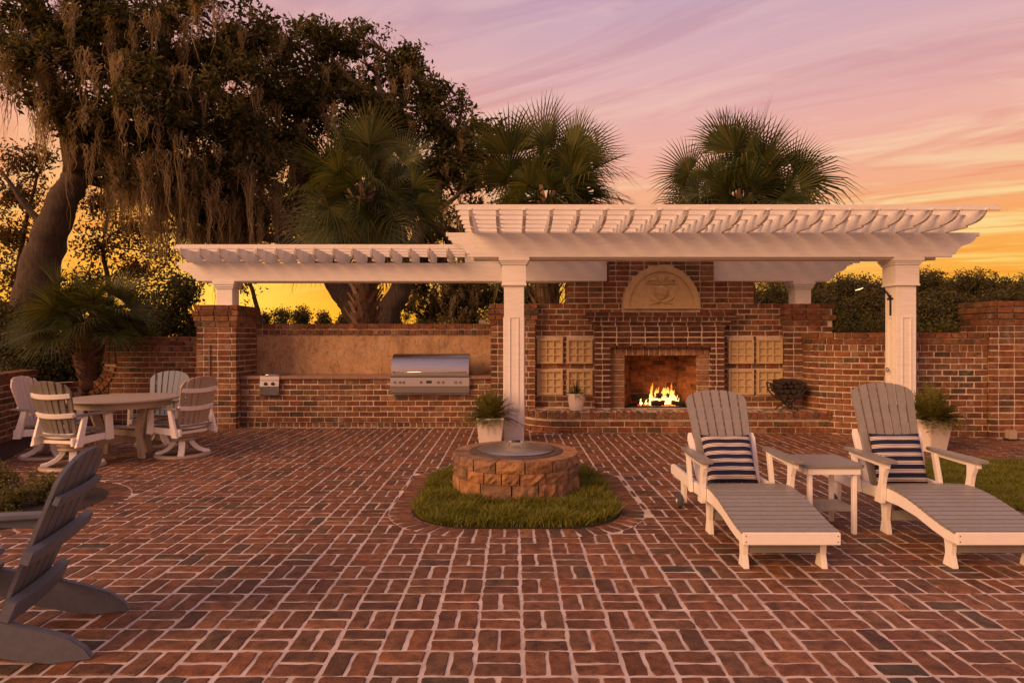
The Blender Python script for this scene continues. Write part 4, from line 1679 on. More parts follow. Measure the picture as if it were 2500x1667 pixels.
    for side in (-1, 1):
        for i in range(n + 1):
            for j in range(n + 1):
                u, v = -1 + 2 * i / n, -1 + 2 * j / n
                e = max(0, (1 - u ** 4)) ** .45 * max(0, (1 - v ** 4)) ** .45
                pin = 1 - .05 * (1 - u * u) * (abs(v) ** 3)
                pin2 = 1 - .05 * (1 - v * v) * (abs(u) ** 3)
                wr = .004 * math.sin(u * 7 + v * 3) * e
                V.append((u * hw * pin2, side * (ht * e) + wr, v * hh * pin))
    q = (n + 1) ** 2
    for sd in (0, 1):
        for i in range(n):
            for j in range(n):
                a = sd * q + i * (n + 1) + j
                F.append((a, a + n + 1, a + n + 2, a + 1))
    bw = MB().add(V, F).build('cushion', M['stripe'], None, smooth=True)
    C = Matrix.Translation((cx, y0, 0)) @ Mx @ Matrix.Translation((0, -.058, .21))
    bw.matrix_world = C
    return bw


c1 = lounger(1.78, 4.05, R(60), 'grey and white chaise lounge between the fire pit and the side table')
tag(c1, 'navy and white striped cushion on chaise beside the fire pit', 'cushion', 'striped cushions on the chaises', 'thing')
c2 = lounger(3.14, 4.05, R(73), 'grey and white chaise lounge beside the grass with its backrest raised higher')
tag(c2, 'navy and white striped cushion on chaise next to the lawn', 'cushion', 'striped cushions on the chaises', 'thing')


def side_table():
    cx, cy = 2.45, 5.03
    t = thing('side_table', 'small white and grey side table between the two chaise lounges', 'side table', (cx, cy, 0))
    a, c = .235, .035
    oc = [(-a + c, -a), (a - c, -a), (a, -a + c), (a, a - c), (a - c, a), (-a + c, a), (-a, a - c), (-a, -a + c)]
    MB().prism(oc, .512, .537, 'z').build('tabletop', M['poly_grey'], t, bevel=.005)
    for s_ in (-1, 1):
        MB().box(-.2, .2, s_ * .205 - .011, s_ * .205 + .011, .462, .5115).build('apron', M['poly_white'], t, bevel=.003)
        MB().box(s_ * .205 - .011, s_ * .205 + .011, -.19, .19, .462, .5115).build('apron', M['poly_white'], t, bevel=.003)
        for r_ in (-1, 1):
            MB().box(s_ * .185 - .03 * (s_ > 0), s_ * .185 + .03 * (s_ < 0), r_ * .192 - .038 * (r_ > 0), r_ * .192 + .038 * (r_ < 0), 0, .511).build('leg', M['poly_white'], t, bevel=.003)
    MB().box(-.215, .215, -.15, .15, .165, .187).build('shelf', M['poly_grey'], t, bevel=.004)


side_table()


def dining_table():
    cx, cy = -4.93, 8.05
    t = thing('dining_table', 'round tan and grey dining table among four swivel chairs', 'table', (cx, cy, 0), R(20))
    MB().lathe([(.001, .715), (.60, .715), (.625, .722), (.63, .735), (.622, .748), (.60, .752), (.001, .752)], 56).build('tabletop', M['poly_tan'], t, smooth='auto')
    MB().lathe([(.52, .64), (.545, .64), (.545, .716), (.52, .716)], 48, closed=True).build('apron', M['poly_tan'], t, smooth='auto')
    for k in range(4):
        a = R(45 + 90 * k)
        Mx = Matrix.Rotation(a, 4, 'Z')
        MB().prism([(.30, 0), (.40, 0), (.33, .33), (.46, .70), (.36, .70), (.24, .38)], -.022, .022, 'y', Mx).build('leg', M['poly_tan'], t, bevel=.004)
    for k in range(2):
        Mx = Matrix.Rotation(R(45 + 90 * k), 4, 'Z')
        MB().box(-.3, .3, -.019, .019, .19 + k * .075, .262 + k * .075, Mx).build('stretcher', M['poly_tan'], t, bevel=.004)


dining_table()


def swivel_chair(x, y, face, label, back, fresh={}):
    """face: direction (degrees, 0 = +Y) the sitter looks."""
    t = thing('swivel_chair', label, 'chair', (x, y, 0), R(face), 'swivel chairs round the dining table')
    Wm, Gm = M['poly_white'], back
    MB().lathe([(.25, 0), (.33, 0), (.335, .014), (.325, .034), (.25, .034)], 40, closed=True).build('base_ring', M['poly_tan'], t, smooth='auto')
    for k in range(4):
        Mx = Matrix.Rotation(R(45 + 90 * k), 4, 'Z')
        pf = [(.31, .034), (.31, .056), (.24, .075), (.18, .11), (.14, .155), (.115, .215), (.06, .215), (.075, .16), (.12, .10), (.18, .055), (.24, .034)]
        MB().prism(pf, -.036, .036, 'y', Mx).build('base_leg', Wm, t, bevel=.003)
    MB().lathe([(.001, .20), (.145, .20), (.155, .214), (.145, .228), (.12, .233), (.12, .25), (.16, .255), (.165, .27), (.155, .285), (.1, .30), (.001, .30)], 28).build('swivel_hub', M['poly_tan'], t, smooth='auto')
    MB().box(-.20, .20, -.2, .22, .298, .335).build('seat_support', Wm, t, bevel=.004)
    for k in range(6):
        yy = -.21 + k * .085
        MB().box(-.235, .235, yy - .039, yy + .039, .388 + k * .006, .410 + k * .006).build('seat_slat', M['poly_grey'], t, bevel=.004)
    for s_ in (-1, 1):
        x_ = s_ * .262
        MB().prism([(-.27, .285), (.25, .315), (.265, .33), (.265, .385), (-.27, .375)], x_ - .017, x_ + .017, 'x').build('seat_rail', Wm, t, bevel=.003)
        MB().prism([(.16, .30), (.26, .30), (.235, .615), (.165, .615)], x_ + s_ * .036 - .017, x_ + s_ * .036 + .017, 'x').build('arm_post', Wm, t, bevel=.003)
        MB().prism([(-.26, .27), (-.17, .27), (-.10, .615), (-.16, .615)], x_ + s_ * .036 - .017, x_ + s_ * .036 + .017, 'x').build('arm_post', Wm, t, bevel=.003)
        pl = [(.30, -.03), (.32, .0), (.30, .05), (.2, .06), (-.05, .04), (-.27, .03), (-.28, -.02), (.0, -.035)]
        MB().prism([(s_ * .295 + s_ * v, u) for u, v in pl], .616, .640, 'z').build('armrest', M['poly_grey'], t, bevel=.005)
    Mx = Matrix.Translation((0, -.20, .36)) @ Matrix.Rotation(R(15), 4, 'X')
    # the sitter's side is +Y: the slats curve forward at the edges
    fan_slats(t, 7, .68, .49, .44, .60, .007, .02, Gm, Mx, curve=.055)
    for v, hw, nm in ((.03, .21, 'back_band'), (.27, .262, 'back_band'), (.50, .265, 'back_band')):
        q = []
        n = 10
        for i in range(n + 1):
            u = -1 + 2 * i / n
            q.append((u * hw, .055 * u * u * (hw / .25) ** 2 - .003))
        prof = q + [(p[0] * 1.0, p[1] - .024) for p in q[::-1]]
        MB().prism(prof, v - .026, v + .026, 'z', Mx).build(nm, Wm, t, bevel=.003)
    return t


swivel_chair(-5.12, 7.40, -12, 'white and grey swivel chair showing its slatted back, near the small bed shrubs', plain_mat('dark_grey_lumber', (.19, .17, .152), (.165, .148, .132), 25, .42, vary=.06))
swivel_chair(-4.22, 8.13, 68, 'white swivel chair with slatted back in warm tan light next to the brick pillar', M['poly_tan'])  # tan stands in for the warm light falling on this back
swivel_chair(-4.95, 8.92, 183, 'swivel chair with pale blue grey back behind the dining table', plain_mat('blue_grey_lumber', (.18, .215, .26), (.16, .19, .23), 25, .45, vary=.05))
swivel_chair(-5.86, 8.05, -82, 'swivel chair with slatted back in warm pinkish light beside the garden wall', plain_mat('peach_lit_lumber', (.62, .52, .46), (.56, .47, .42), 25, .45, vary=.04))  # peach light on these slats is put into their colour


def adirondack():
    t = thing('adirondack_chair', 'dark slate grey adirondack chair seen from behind beside the grass bed', 'chair', (-2.63, 3.08, 0), R(105))
    m = M['poly_slate']
    for s_ in (-1, 1):
        x_ = s_ * .27
        # side stringer: seat rail that sweeps down to the rear foot
        top = [(.42, .37), (.25, .352), (.05, .30), (-.10, .265), (-.20, .25), (-.26, .215), (-.33, .185), (-.42, .155), (-.52, .11), (-.585, .055), (-.615, .004)]
        bot = [(-.60, .0), (-.44, .0), (-.3, .035), (-.1, .10), (.1, .20), (.3, .255), (.42, .27)]
        MB().prism(top + bot, x_ - .019, x_ + .019, 'x').build('side_rail', m, t, bevel=.004)
        MB().prism([(.33, 0), (.43, 0), (.43, .53), (.33, .53)], x_ + s_ * .038 - .018, x_ + s_ * .038 + .018, 'x').build('front_leg', m, t, bevel=.004)
        pl = [(.47, -.05), (.49, .0), (.46, .07), (.3, .085), (.0, .06), (-.26, .04), (-.28, .0), (-.26, -.035), (.2, -.04)]
        MB().prism([(s_ * .31 + s_ * v, u) for u, v in pl], .532, .558, 'z').build('armrest', m, t, bevel=.006)
        MB().prism([(-.24, .46), (.1, .50), (.1, .531), (-.24, .531)], s_ * .325 - .014, s_ * .325 + .014, 'x').build('arm_bracket', m, t, bevel=.004)
    for k in range(5):
        yy = .40 - k * .092
        z = .378 - (0 if k < 1 else (.40 - yy) * .22)
        Mx = Matrix.Translation((0, yy, z)) @ Matrix.Rotation(R(12 if k else 4), 4, 'X')
        MB().box(-.30, .30, -.042, .042, 0, .022, Mx).build('seat_slat', m, t, bevel=.004)
    Mx = Matrix.Translation((0, -.25, .27)) @ Matrix.Rotation(R(22), 4, 'X')
    # five broad back boards in a fan
    fan_slats(t, 5, .72, .55, .44, .57, .008, .022, m, Mx)
    for v, hw, hh, dp in ((.0, .29, .05, .05), (.275, .355, .032, .045), (.515, .262, .022, .03)):
        q = [(-hw + 2 * hw * i / 10, -.004 - .014 * (1 - ((-1 + 2 * i / 10) ** 2))) for i in range(11)]
        prof = q + [(p[0], p[1] - dp) for p in q[::-1]]
        MB().prism(prof, v - hh, v + hh, 'z', Mx).build('back_brace', m, t, bevel=.004)


adirondack()


# ================================================================== planters
def planters():
    def square_pot(name, label, x, y, wt, wb, h, rz):
        t = thing(name, label, 'planter', (x, y, 0), rz)
        a, b = wt / 2, wb / 2
        mb = MB()
        vs = [(-b, -b, 0), (b, -b, 0), (b, b, 0), (-b, b, 0), (-a, -a, h), (a, -a, h), (a, a, h), (-a, a, h)]
        i = a - .022
        vs += [(-i, -i, h), (i, -i, h), (i, i, h), (-i, i, h), (-i * .95, -i * .95, h - .07), (i * .95, -i * .95, h - .07), (i * .95, i * .95, h - .07), (-i * .95, i * .95, h - .07)]
        fs = [(3, 2, 1, 0)]
        for k in range(4):
            j = (k + 1) % 4
            fs += [(k, j, 4 + j, 4 + k), (4 + k, 4 + j, 8 + j, 8 + k), (8 + k, 8 + j, 12 + j, 12 + k)]
        fs.append((12, 13, 14, 15))
        mb.add(vs, fs).build('pot_body', M['planter'], t, bevel=.006)
        MB().box(-i * .93, i * .93, -i * .93, i * .93, h - .075, h - .04).build('soil', M['soil'], t)
        return t
    square_pot('planter', 'tapered square white planter beside the slender pergola post', -.315, 8.98, .385, .30, .385, R(4))
    square_pot('planter', 'tapered square white planter beside post behind the lawn chaise', 5.57, 8.44, .36, .25, .42, R(12))
    t = thing('planter', 'small round white pot standing on the fireplace hearth', 'planter', (1.03, 10.2, .338))
    MB().lathe([(.001, 0), (.092, 0), (.10, .01), (.125, .13), (.137, .25), (.139, .272), (.128, .272), (.12, .24), (.001, .235)], 36).build('pot_body', M['planter'], t, smooth='auto')


planters()
# small pale utility box by the end pillar
t_ = thing('utility_box', 'small pale box at foot of the brick end pillar', 'box', (7.30, 9.3, 0))
MB().box(-.03, .08, -.05, .06, .02, .15).build('housing', M['poly_tan'], t_, bevel=.01)
MB().box(-.05, .1, -.06, .07, -.004, .022).build('base', M['black'], t_, bevel=.004)


# ================================================================== vegetation
def leaf_quads(C, size, rs, droop=.3, asp=.42, flat=None, sizes=None):
    """one rhombic leaf (4 verts) at each centre"""
    n = len(C)
    d = rs.normal(size=(n, 3))
    d[:, 2] -= droop
    d /= np.linalg.norm(d, axis=1)[:, None]
    q = rs.normal(size=(n, 3))
    s = np.cross(d, q)
    s /= np.linalg.norm(s, axis=1)[:, None] + 1e-9
    nn = np.cross(d, s)
    sz = (sizes if sizes is not None else size * rs.uniform(.7, 1.3, n))[:, None]
    a = C - d * sz * .5
    b = C + s * sz * asp * .5 + nn * sz * .06
    c = C + d * sz * .5
    e = C - s * sz * asp * .5 + nn * sz * .06
    V = np.stack([a, b, c, e], 1).reshape(-1, 3)
    F = np.arange(4 * n).reshape(-1, 4)
    return V, F


def sub_blobs(blobs, rs, n=9, k=.40):
    out = []
    for b in blobs:
        dens = b[6] if len(b) > 6 else 1
        for _ in range(n):
            d = rs.normal(size=3)
            d /= np.linalg.norm(d)
            r = rs.uniform(.35, .98)
            q = k * rs.uniform(.65, 1.25)
            out.append((b[0] + d[0] * b[3] * r, b[1] + d[1] * b[4] * r, b[2] + d[2] * b[5] * r, b[3] * q, b[4] * q, min(b[3], b[5]) * q * .8, dens))
    return out


def clump_points(blobs, per, rs, sprig=8, spr=.16, shell=.55):
    """blobs: (x,y,z,rx,ry,rz[,density]); leaf centres gathered in sprigs, denser towards the surface"""
    out = []
    for b in blobs:
        dens = b[6] if len(b) > 6 else 1
        n = int(per * dens * (b[3] * b[4] + b[3] * b[5] + b[4] * b[5]) / 3)
        if n < 1:
            continue
        d = rs.normal(size=(n, 3))
        d /= np.linalg.norm(d, axis=1)[:, None]
        # lumpy outline
        k = 1 + .18 * np.sin(d[:, 0] * 5 + b[0] * 3) * np.cos(d[:, 2] * 6 + b[1]) + .12 * np.sin(d[:, 1] * 9 + b[2] * 2)
        r = rs.uniform(0, 1, n) ** shell * k
        P = np.array(b[:3]) + d * r[:, None] * np.array(b[3:6])
        Q = np.repeat(P, sprig, 0) + rs.normal(size=(n * sprig, 3)) * spr
        out.append(Q)
    return np.concatenate(out)


def px_blob(px, py, rx, ry, d, dens=1, deep=1.0):
    p = at(px, py, d)
    s = d / FPX
    return (p.x, p.y, p.z, rx * s, max(rx, ry) * s * deep, ry * s, dens)


def moss_mesh(anch, lens, rs, strands=22, wid=.013, spread=.12, segs=8):
    """hanging tufts: anch (n,3), lens (n)"""
    Vs, Fs, nb = [], [], 0
    for a, l in zip(anch, lens):
        m = strands
        off = rs.normal(size=(m, 3)) * np.array([spread, spread, .1])
        L_ = l * np.exp(-(off[:, 0] ** 2 + off[:, 1] ** 2) / (2 * (spread * 1.1) ** 2)) * rs.uniform(.3, 1.0, m)
        wv = wid * rs.uniform(.6, 1.4, m)
        ang = rs.uniform(0, 2 * PI, m)
        ph = rs.uniform(0, 6, m)
        u = np.linspace(0, 1, segs + 1)
        pull = 1 - .55 * u                      # strands draw together as they hang
        x = a[0] + off[:, 0:1] * pull + .05 * np.sin(ph[:, None] + u * rs.uniform(4, 22, m)[:, None]) + .06 * np.sin(ph[0] + u * 5) * u
        y = a[1] + off[:, 1:2] * pull
        z = a[2] + off[:, 2:3] - L_[:, None] * u
        wu = wv[:, None] * (1 - u * .9) ** .7 * (.7 + .6 * np.abs(np.sin(u * 11.0 + ph[:, None])))
        dx, dy = np.cos(ang)[:, None] * wu, np.sin(ang)[:, None] * wu
        A = np.stack([x - dx, y - dy, z], 2)
        B = np.stack([x + dx, y + dy, z], 2)
        V = np.stack([A, B], 2).reshape(m, (segs + 1) * 2, 3)
        f = []
        for i in range(segs):
            f.append([2 * i, 2 * i + 1, 2 * i + 3, 2 * i + 2])
        f = np.array(f)
        F = (f[None] + (np.arange(m) * (segs + 1) * 2)[:, None, None]).reshape(-1, 4) + nb
        Vs.append(V.reshape(-1, 3))
        Fs.append(F)
        nb += m * (segs + 1) * 2
    return np_mesh('moss', np.concatenate(Vs), np.concatenate(Fs))


def limb(mb, pts, r0, r1, n=9, seed=0, wob=.12, seg=4):
    r = random.Random(seed)
    pts = [Vector(p) for p in pts]
    out = []
    for i in range(len(pts) - 1):
        p0, p1 = pts[max(i - 1, 0)], pts[i]
        p2, p3 = pts[i + 1], pts[min(i + 2, len(pts) - 1)]
        for k in range(seg):
            u = k / seg
            q = .5 * ((2 * p1) + (p2 - p0) * u + (2 * p0 - 5 * p1 + 4 * p2 - p3) * u * u + (3 * p1 - p0 - 3 * p2 + p3) * u ** 3)
            out.append(q + Vector((r.uniform(-1, 1), r.uniform(-1, 1), r.uniform(-1, 1))) * wob * (r0 if i else r0 * .5))
    out.append(pts[-1])
    m = len(out)
    mb.tube(out, [r0 + (r1 - r0) * (i / (m - 1)) ** .8 for i in range(m)], n)


def oak(name, label, trunks, blobs, per, moss_n, seed, leaf=.13, moss_len=(.8, 2.2), mossblobs=None, base=None, extra=()):
    rs = np.random.default_rng(seed)
    r = random.Random(seed)
    base = Vector(base)
    t = thing(name, label, 'tree', (base.x, base.y, -.06), group='moss hung oaks behind the walls')
    T = MB()
    for k, (pts, r0, r1) in enumerate(trunks):
        limb(T, pts, r0, r1, 12, seed + k, .1, 5)
    nodes = []
    for pts, r0, r1 in trunks:
        P = [Vector(p) for p in pts]
        for a, b in zip(P[1:], P[2:]):
            for u in (0, .5):
                nodes.append(a.lerp(b, u))
        nodes.append(P[-1])
    zm = max(n.z for n in nodes)
    nodes = [n for n in nodes if n.z > .52 * zm] or nodes
    wpart(T, 'trunk', M['bark'], t, smooth=True)
    B = MB()
    for b in blobs:
        c = Vector(b[:3])
        src = min(nodes, key=lambda n: (n - c).length + max(0, n.z - c.z) * 1.5 + r.uniform(0, 2.5))
        mid = src.lerp(c, .5) + Vector((r.uniform(-.4, .4), r.uniform(-.4, .4), r.uniform(-.1, .5)))
        limb(B, [src, mid, c], .13, .03, 6, r.randrange(999), .25)
        for k in range(4):
            e = c + Vector((r.uniform(-1, 1) * b[3], r.uniform(-1, 1) * b[4], r.uniform(-.8, .8) * b[5]))
            limb(B, [mid.lerp(c, .6), c.lerp(e, .5) + Vector((0, 0, r.uniform(-.2, .2))), e], .045, .008, 4, r.randrange(999), .4, 2)
    for pts, r0, r1 in extra:
        limb(B, pts, r0, r1, 7, r.randrange(999), .15)
    wpart(B, 'branches', M['bark'], t)
    V, F = leaf_quads(clump_points(sub_blobs(blobs, rs, 11, .40), per, rs, 9, .13), leaf, rs)
    o = link_obj('crown', np_mesh('crown', V, F), t, M['oak_leaf'])
    o.matrix_parent_inverse = t.matrix_basis.inverted()
    if moss_n:
        mbl = mossblobs or blobs
        w_ = np.array([b[3] * b[4] * (3.0 if b[2] < 7.0 else .7) for b in mbl])
        w_ = w_ / w_.sum()
        idx = rs.choice(len(mbl), moss_n, p=w_)
        an = []
        for i in idx:
            b = mbl[i]
            u = rs.normal(size=3)
            u /= np.linalg.norm(u)
            an.append((b[0] + u[0] * b[3] * .9, b[1] + u[1] * b[4] * .9, b[2] + (-.85 + .9 * rs.uniform()) * b[5] * .8))
        o = link_obj('moss', moss_mesh(np.array(an), moss_len[0] + (moss_len[1] - moss_len[0]) * rs.uniform(0, 1, moss_n) ** 2.2, rs), t, M['moss'])
        tag(o, kind='stuff')
        o.matrix_parent_inverse = t.matrix_basis.inverted()
    return t


def trees():
    P = at
    # old oak on the left, leaning trunk
    d = 18
    tr = [([P(70, 850, d), P(92, 690, d), P(120, 580, d), P(165, 480, d), P(205, 395, d + .3), P(235, 320, d + .8), P(300, 250, d + 1)], .62, .20),
          ([P(190, 420, d), P(165, 300, d), P(110, 180, d - .3), P(95, 60, d), P(88, -40, d)], .36, .16),
          ([P(215, 400, d), P(300, 330, d + .5), P(420, 260, d + 1), P(560, 170, d + 1.5)], .30, .08)]
    bl = [px_blob(*a) for a in [(150, 40, 150, 80, 17.5), (330, 60, 170, 100, 19), (520, 40, 130, 80, 19.5), (620, 70, 80, 90, 20), (120, 160, 120, 70, 17), (290, 170, 170, 100, 18), (450, 190, 150, 110, 19), (590, 210, 110, 100, 20),
                                 (170, 270, 110, 45, 17.5), (330, 290, 150, 80, 18), (480, 330, 150, 90, 19), (60, 90, 70, 60, 18.5, .6), (400, 400, 140, 60, 19, .6), (560, 420, 130, 80, 20, .7), (640, 330, 110, 110, 20.5), (50, 200, 60, 50, 18, .45), (250, 350, 90, 50, 18, .6), (350, 450, 90, 40, 18.5, .5), (490, 480, 110, 50, 19.5, .55), (620, 500, 100, 50, 20.5, .55), (540, 560, 90, 30, 20.5, .3), (420, 540, 60, 30, 19.5, .25)]]
    oak('live_oak', 'huge dark live oak with leaning trunk and long hanging moss behind dining area', tr, bl, 115, 760, 101, .19, (.35, 3.2), base=P(70, 850, d),
        extra=[([P(120, 560, d), P(60, 500, d), P(20, 440, d), P(-20, 400, d)], .12, .03), ([P(440, 520, 20), P(560, 555, 20), P(680, 585, 20.5), P(780, 600, 21)], .10, .16)])
    # second oak, forked trunk behind the kitchen wall
    d = 22
    tr = [([P(905, 860, d), P(885, 780, d), P(845, 720, d), P(805, 660, d), P(760, 560, d), P(730, 440, d), P(720, 330, d)], .62, .20),
          ([P(915, 860, d), P(945, 770, d), P(975, 710, d), P(985, 640, d), P(960, 520, d), P(940, 380, d), P(930, 240, d)], .50, .18),
          ([P(985, 650, d), P(1040, 540, d), P(1080, 430, d + 1), P(1100, 330, d + 1)], .26, .09)]
    bl = [px_blob(*a) for a in [(760, 95, 80, 60, 22), (740, 180, 120, 90, 22), (880, 150, 100, 75, 23), (985, 180, 80, 70, 23), (840, 260, 130, 90, 22), (980, 280, 110, 90, 22.5), (1060, 260, 60, 60, 23), (1095, 320, 80, 75, 23), (1165, 345, 75, 55, 23, .9), (1235, 335, 50, 40, 23, .6), (1010, 130, 50, 40, 23, .7), (900, 95, 60, 40, 23, .7), (1130, 260, 40, 40, 23, .6), (1180, 420, 90, 70, 23, .8),
                                 (690, 290, 110, 90, 21.5), (740, 400, 120, 100, 22), (880, 380, 120, 90, 23), (1010, 400, 110, 80, 23), (620, 450, 110, 80, 22, .6), (1120, 430, 80, 60, 23, .8), (700, 520, 130, 50, 22, .35), (880, 500, 120, 60, 23, .6), (1040, 510, 130, 60, 23, .7), (1100, 700, 110, 60, 24, .9), (1210, 690, 90, 70, 24, .9), (1030, 610, 60, 60, 24, .8), (1040, 730, 60, 50, 24, .8), (1150, 760, 100, 40, 24, .8), (1130, 600, 110, 60, 24, .8), (1290, 700, 70, 70, 24, .8)]]
    oak('live_oak', 'spreading moss hung live oak with forked trunk behind the kitchen wall', tr, bl, 100, 560, 202, .21, (.3, 2.2), base=P(905, 860, d))

    # thinner trees against the sunset at the far left
    def thin_tree(label, base, pts, blobs, per, seed, leaf, mat):
        rs = np.random.default_rng(seed)
        r = random.Random(seed)
        t = thing('background_tree', label, 'tree', (base.x, base.y, -.06), group='trees against the sunset')
        T = MB()
        limb(T, pts, .16, .05, 8, seed)
        for b in blobs:
            c = Vector(b[:3])
            src = min([Vector(p) for p in pts], key=lambda n: (n - c).length)
            limb(T, [src, src.lerp(c, .5) + Vector((r.uniform(-.3, .3), 0, r.uniform(-.2, .4))), c], .06, .02, 5, r.randrange(999), .3)
            for k in range(5):
                e = c + Vector((r.uniform(-1, 1) * b[3], r.uniform(-1, 1) * b[4], r.uniform(-.9, .9) * b[5]))
                limb(T, [c, e], .02, .006, 4, r.randrange(99), .5, 2)
        wpart(T, 'trunk', M['bark'], t, smooth=True)
        V, F = leaf_quads(clump_points(blobs, per, rs, 7, .2, .8), leaf, rs)
        o = link_obj('crown', np_mesh('crown', V, F), t, mat)
        o.matrix_parent_inverse = t.matrix_basis.inverted()
    d = 26
    thin_tree('thin leafy tree left of the leaning oak trunk against orange sky', P(30, 870, d), [P(30, 870, d), P(40, 700, d), P(60, 560, d), P(90, 430, d)],
              [px_blob(*a) for a in [(60, 400, 75, 45, d), (40, 480, 90, 50, d), (30, 580, 90, 60, d), (50, 680, 100, 60, d), (110, 380, 40, 25, d), (20, 760, 90, 50, d)]], 95, 301, .19, M['back_leaf'])
    thin_tree('thin leafy tree right of the leaning oak trunk against yellow sky', P(260, 870, d + 2), [P(260, 870, d + 2), P(270, 720, d + 2), P(250, 600, d + 2), P(280, 470, d + 2)],
              [px_blob(*a) for a in [(250, 500, 80, 50, d + 2), (330, 560, 90, 60, d + 2), (240, 600, 70, 55, d + 2), (330, 660, 90, 55, d + 2), (220, 690, 70, 50, d + 2), (430, 690, 80, 45, d + 2, .8), (400, 620, 60, 40, d + 2, .6)]], 85, 302, .19, M['back_leaf'])
    thin_tree('slender leafy tree with hanging twigs behind the kitchen pergola end', P(640, 870, 30), [P(640, 870, 30), P(630, 760, 30), P(600, 660, 30), P(580, 560, 30)],
              [px_blob(*a) for a in [(520, 560, 80, 40, 30), (640, 570, 90, 35, 30), (600, 690, 40, 50, 30, .4), (780, 560, 80, 40, 30), (900, 590, 80, 40, 30)]], 70, 303, .2, M['back_leaf'])

    # far trees
    def far_tree(label, px, ytop, d, wpx, seed, grp, ybase=None, leaf=.2, per=110):
        rs = np.random.default_rng(seed)
        base = P(px, 825, d)
        base.z = -.06
        top = P(px, ytop, d).z
        s = d / FPX
        t = thing('far_tree', label, 'tree', tuple(base), group=grp)
        T = MB()
        limb(T, [base, base + Vector((.2, 0, top * .35)), base + Vector((-.1, 0, top * .75))], .32, .1, 7, seed)
        wpart(T, 'trunk', M['bark'], t, smooth=True)
        bl = []
        r = random.Random(seed)
        w_ = wpx * s
        for k in range(9):
            u = r.uniform(-1, 1)
            zz = r.uniform(.35, .86)
            rr = w_ * r.uniform(.28, .42)
            bl.append((base.x + u * w_ * .7 * (1.15 - zz), base.y + r.uniform(-.5, .5) * w_, top * zz, rr, rr, min(rr * .75, top * (1 - zz) + .3)))
        bl.append((base.x, base.y, top - w_ * .3, w_ * .4, w_ * .4, w_ * .3))
        bl.append((base.x, base.y, top * .45, w_ * .7, w_ * .6, top * .4))
        V, F = leaf_quads(clump_points(bl, per, rs, 8, .9 * leaf, .6), leaf, rs, .1, .6)
        o = link_obj('crown', np_mesh('crown', V, F), t, M['far_leaf'])
        o.matrix_parent_inverse = t.matrix_basis.inverted()
    row = [(1800, 700, 105, 110), (1890, 676, 110, 120), (1975, 662, 115, 115), (2070, 672, 100, 120), (2165, 680, 105, 120), (2265, 660, 115, 125), (2350, 668, 105, 120), (2440, 672, 100, 120), (2520, 662, 110, 120), (2600, 668, 112, 120), (2120, 712, 82, 110), (2300, 706, 84, 115), (2470, 712, 80, 115), (1990, 716, 82, 105), (2210, 718, 76, 110)]
    for k, (px, yt, d, w_) in enumerate(row):
        far_tree('round crowned tree in the wooded line beyond the fireplace and curved wall', px, yt, d, w_, 400 + k, 'wooded line beyond the curved wall', leaf=.34, per=34)
    row = [(690, 752, 75, 40), (740, 748, 70, 45), (790, 760, 80, 35), (840, 765, 85, 35), (870, 758, 85, 30), (640, 760, 70, 40), (560, 765, 75, 50), (480, 770, 80, 50), (960, 765, 80, 45), (1040, 765, 80, 50), (1130, 762, 78, 50), (380, 770, 85, 50), (240, 764, 80, 60), (90, 760, 75, 70), (-60, 756, 75, 70), (-200, 760, 80, 70), (-340, 756, 78, 75)]
    for k, (px, yt, d, w_) in enumerate(row):
        far_tree('small distant tree on the horizon seen over the kitchen wall' if px > 300 else 'small distant tree beyond the left shrubs and leaning oak', px, yt, d, w_, 450 + k, 'distant trees on the sunset horizon', leaf=.26, per=60)


trees()


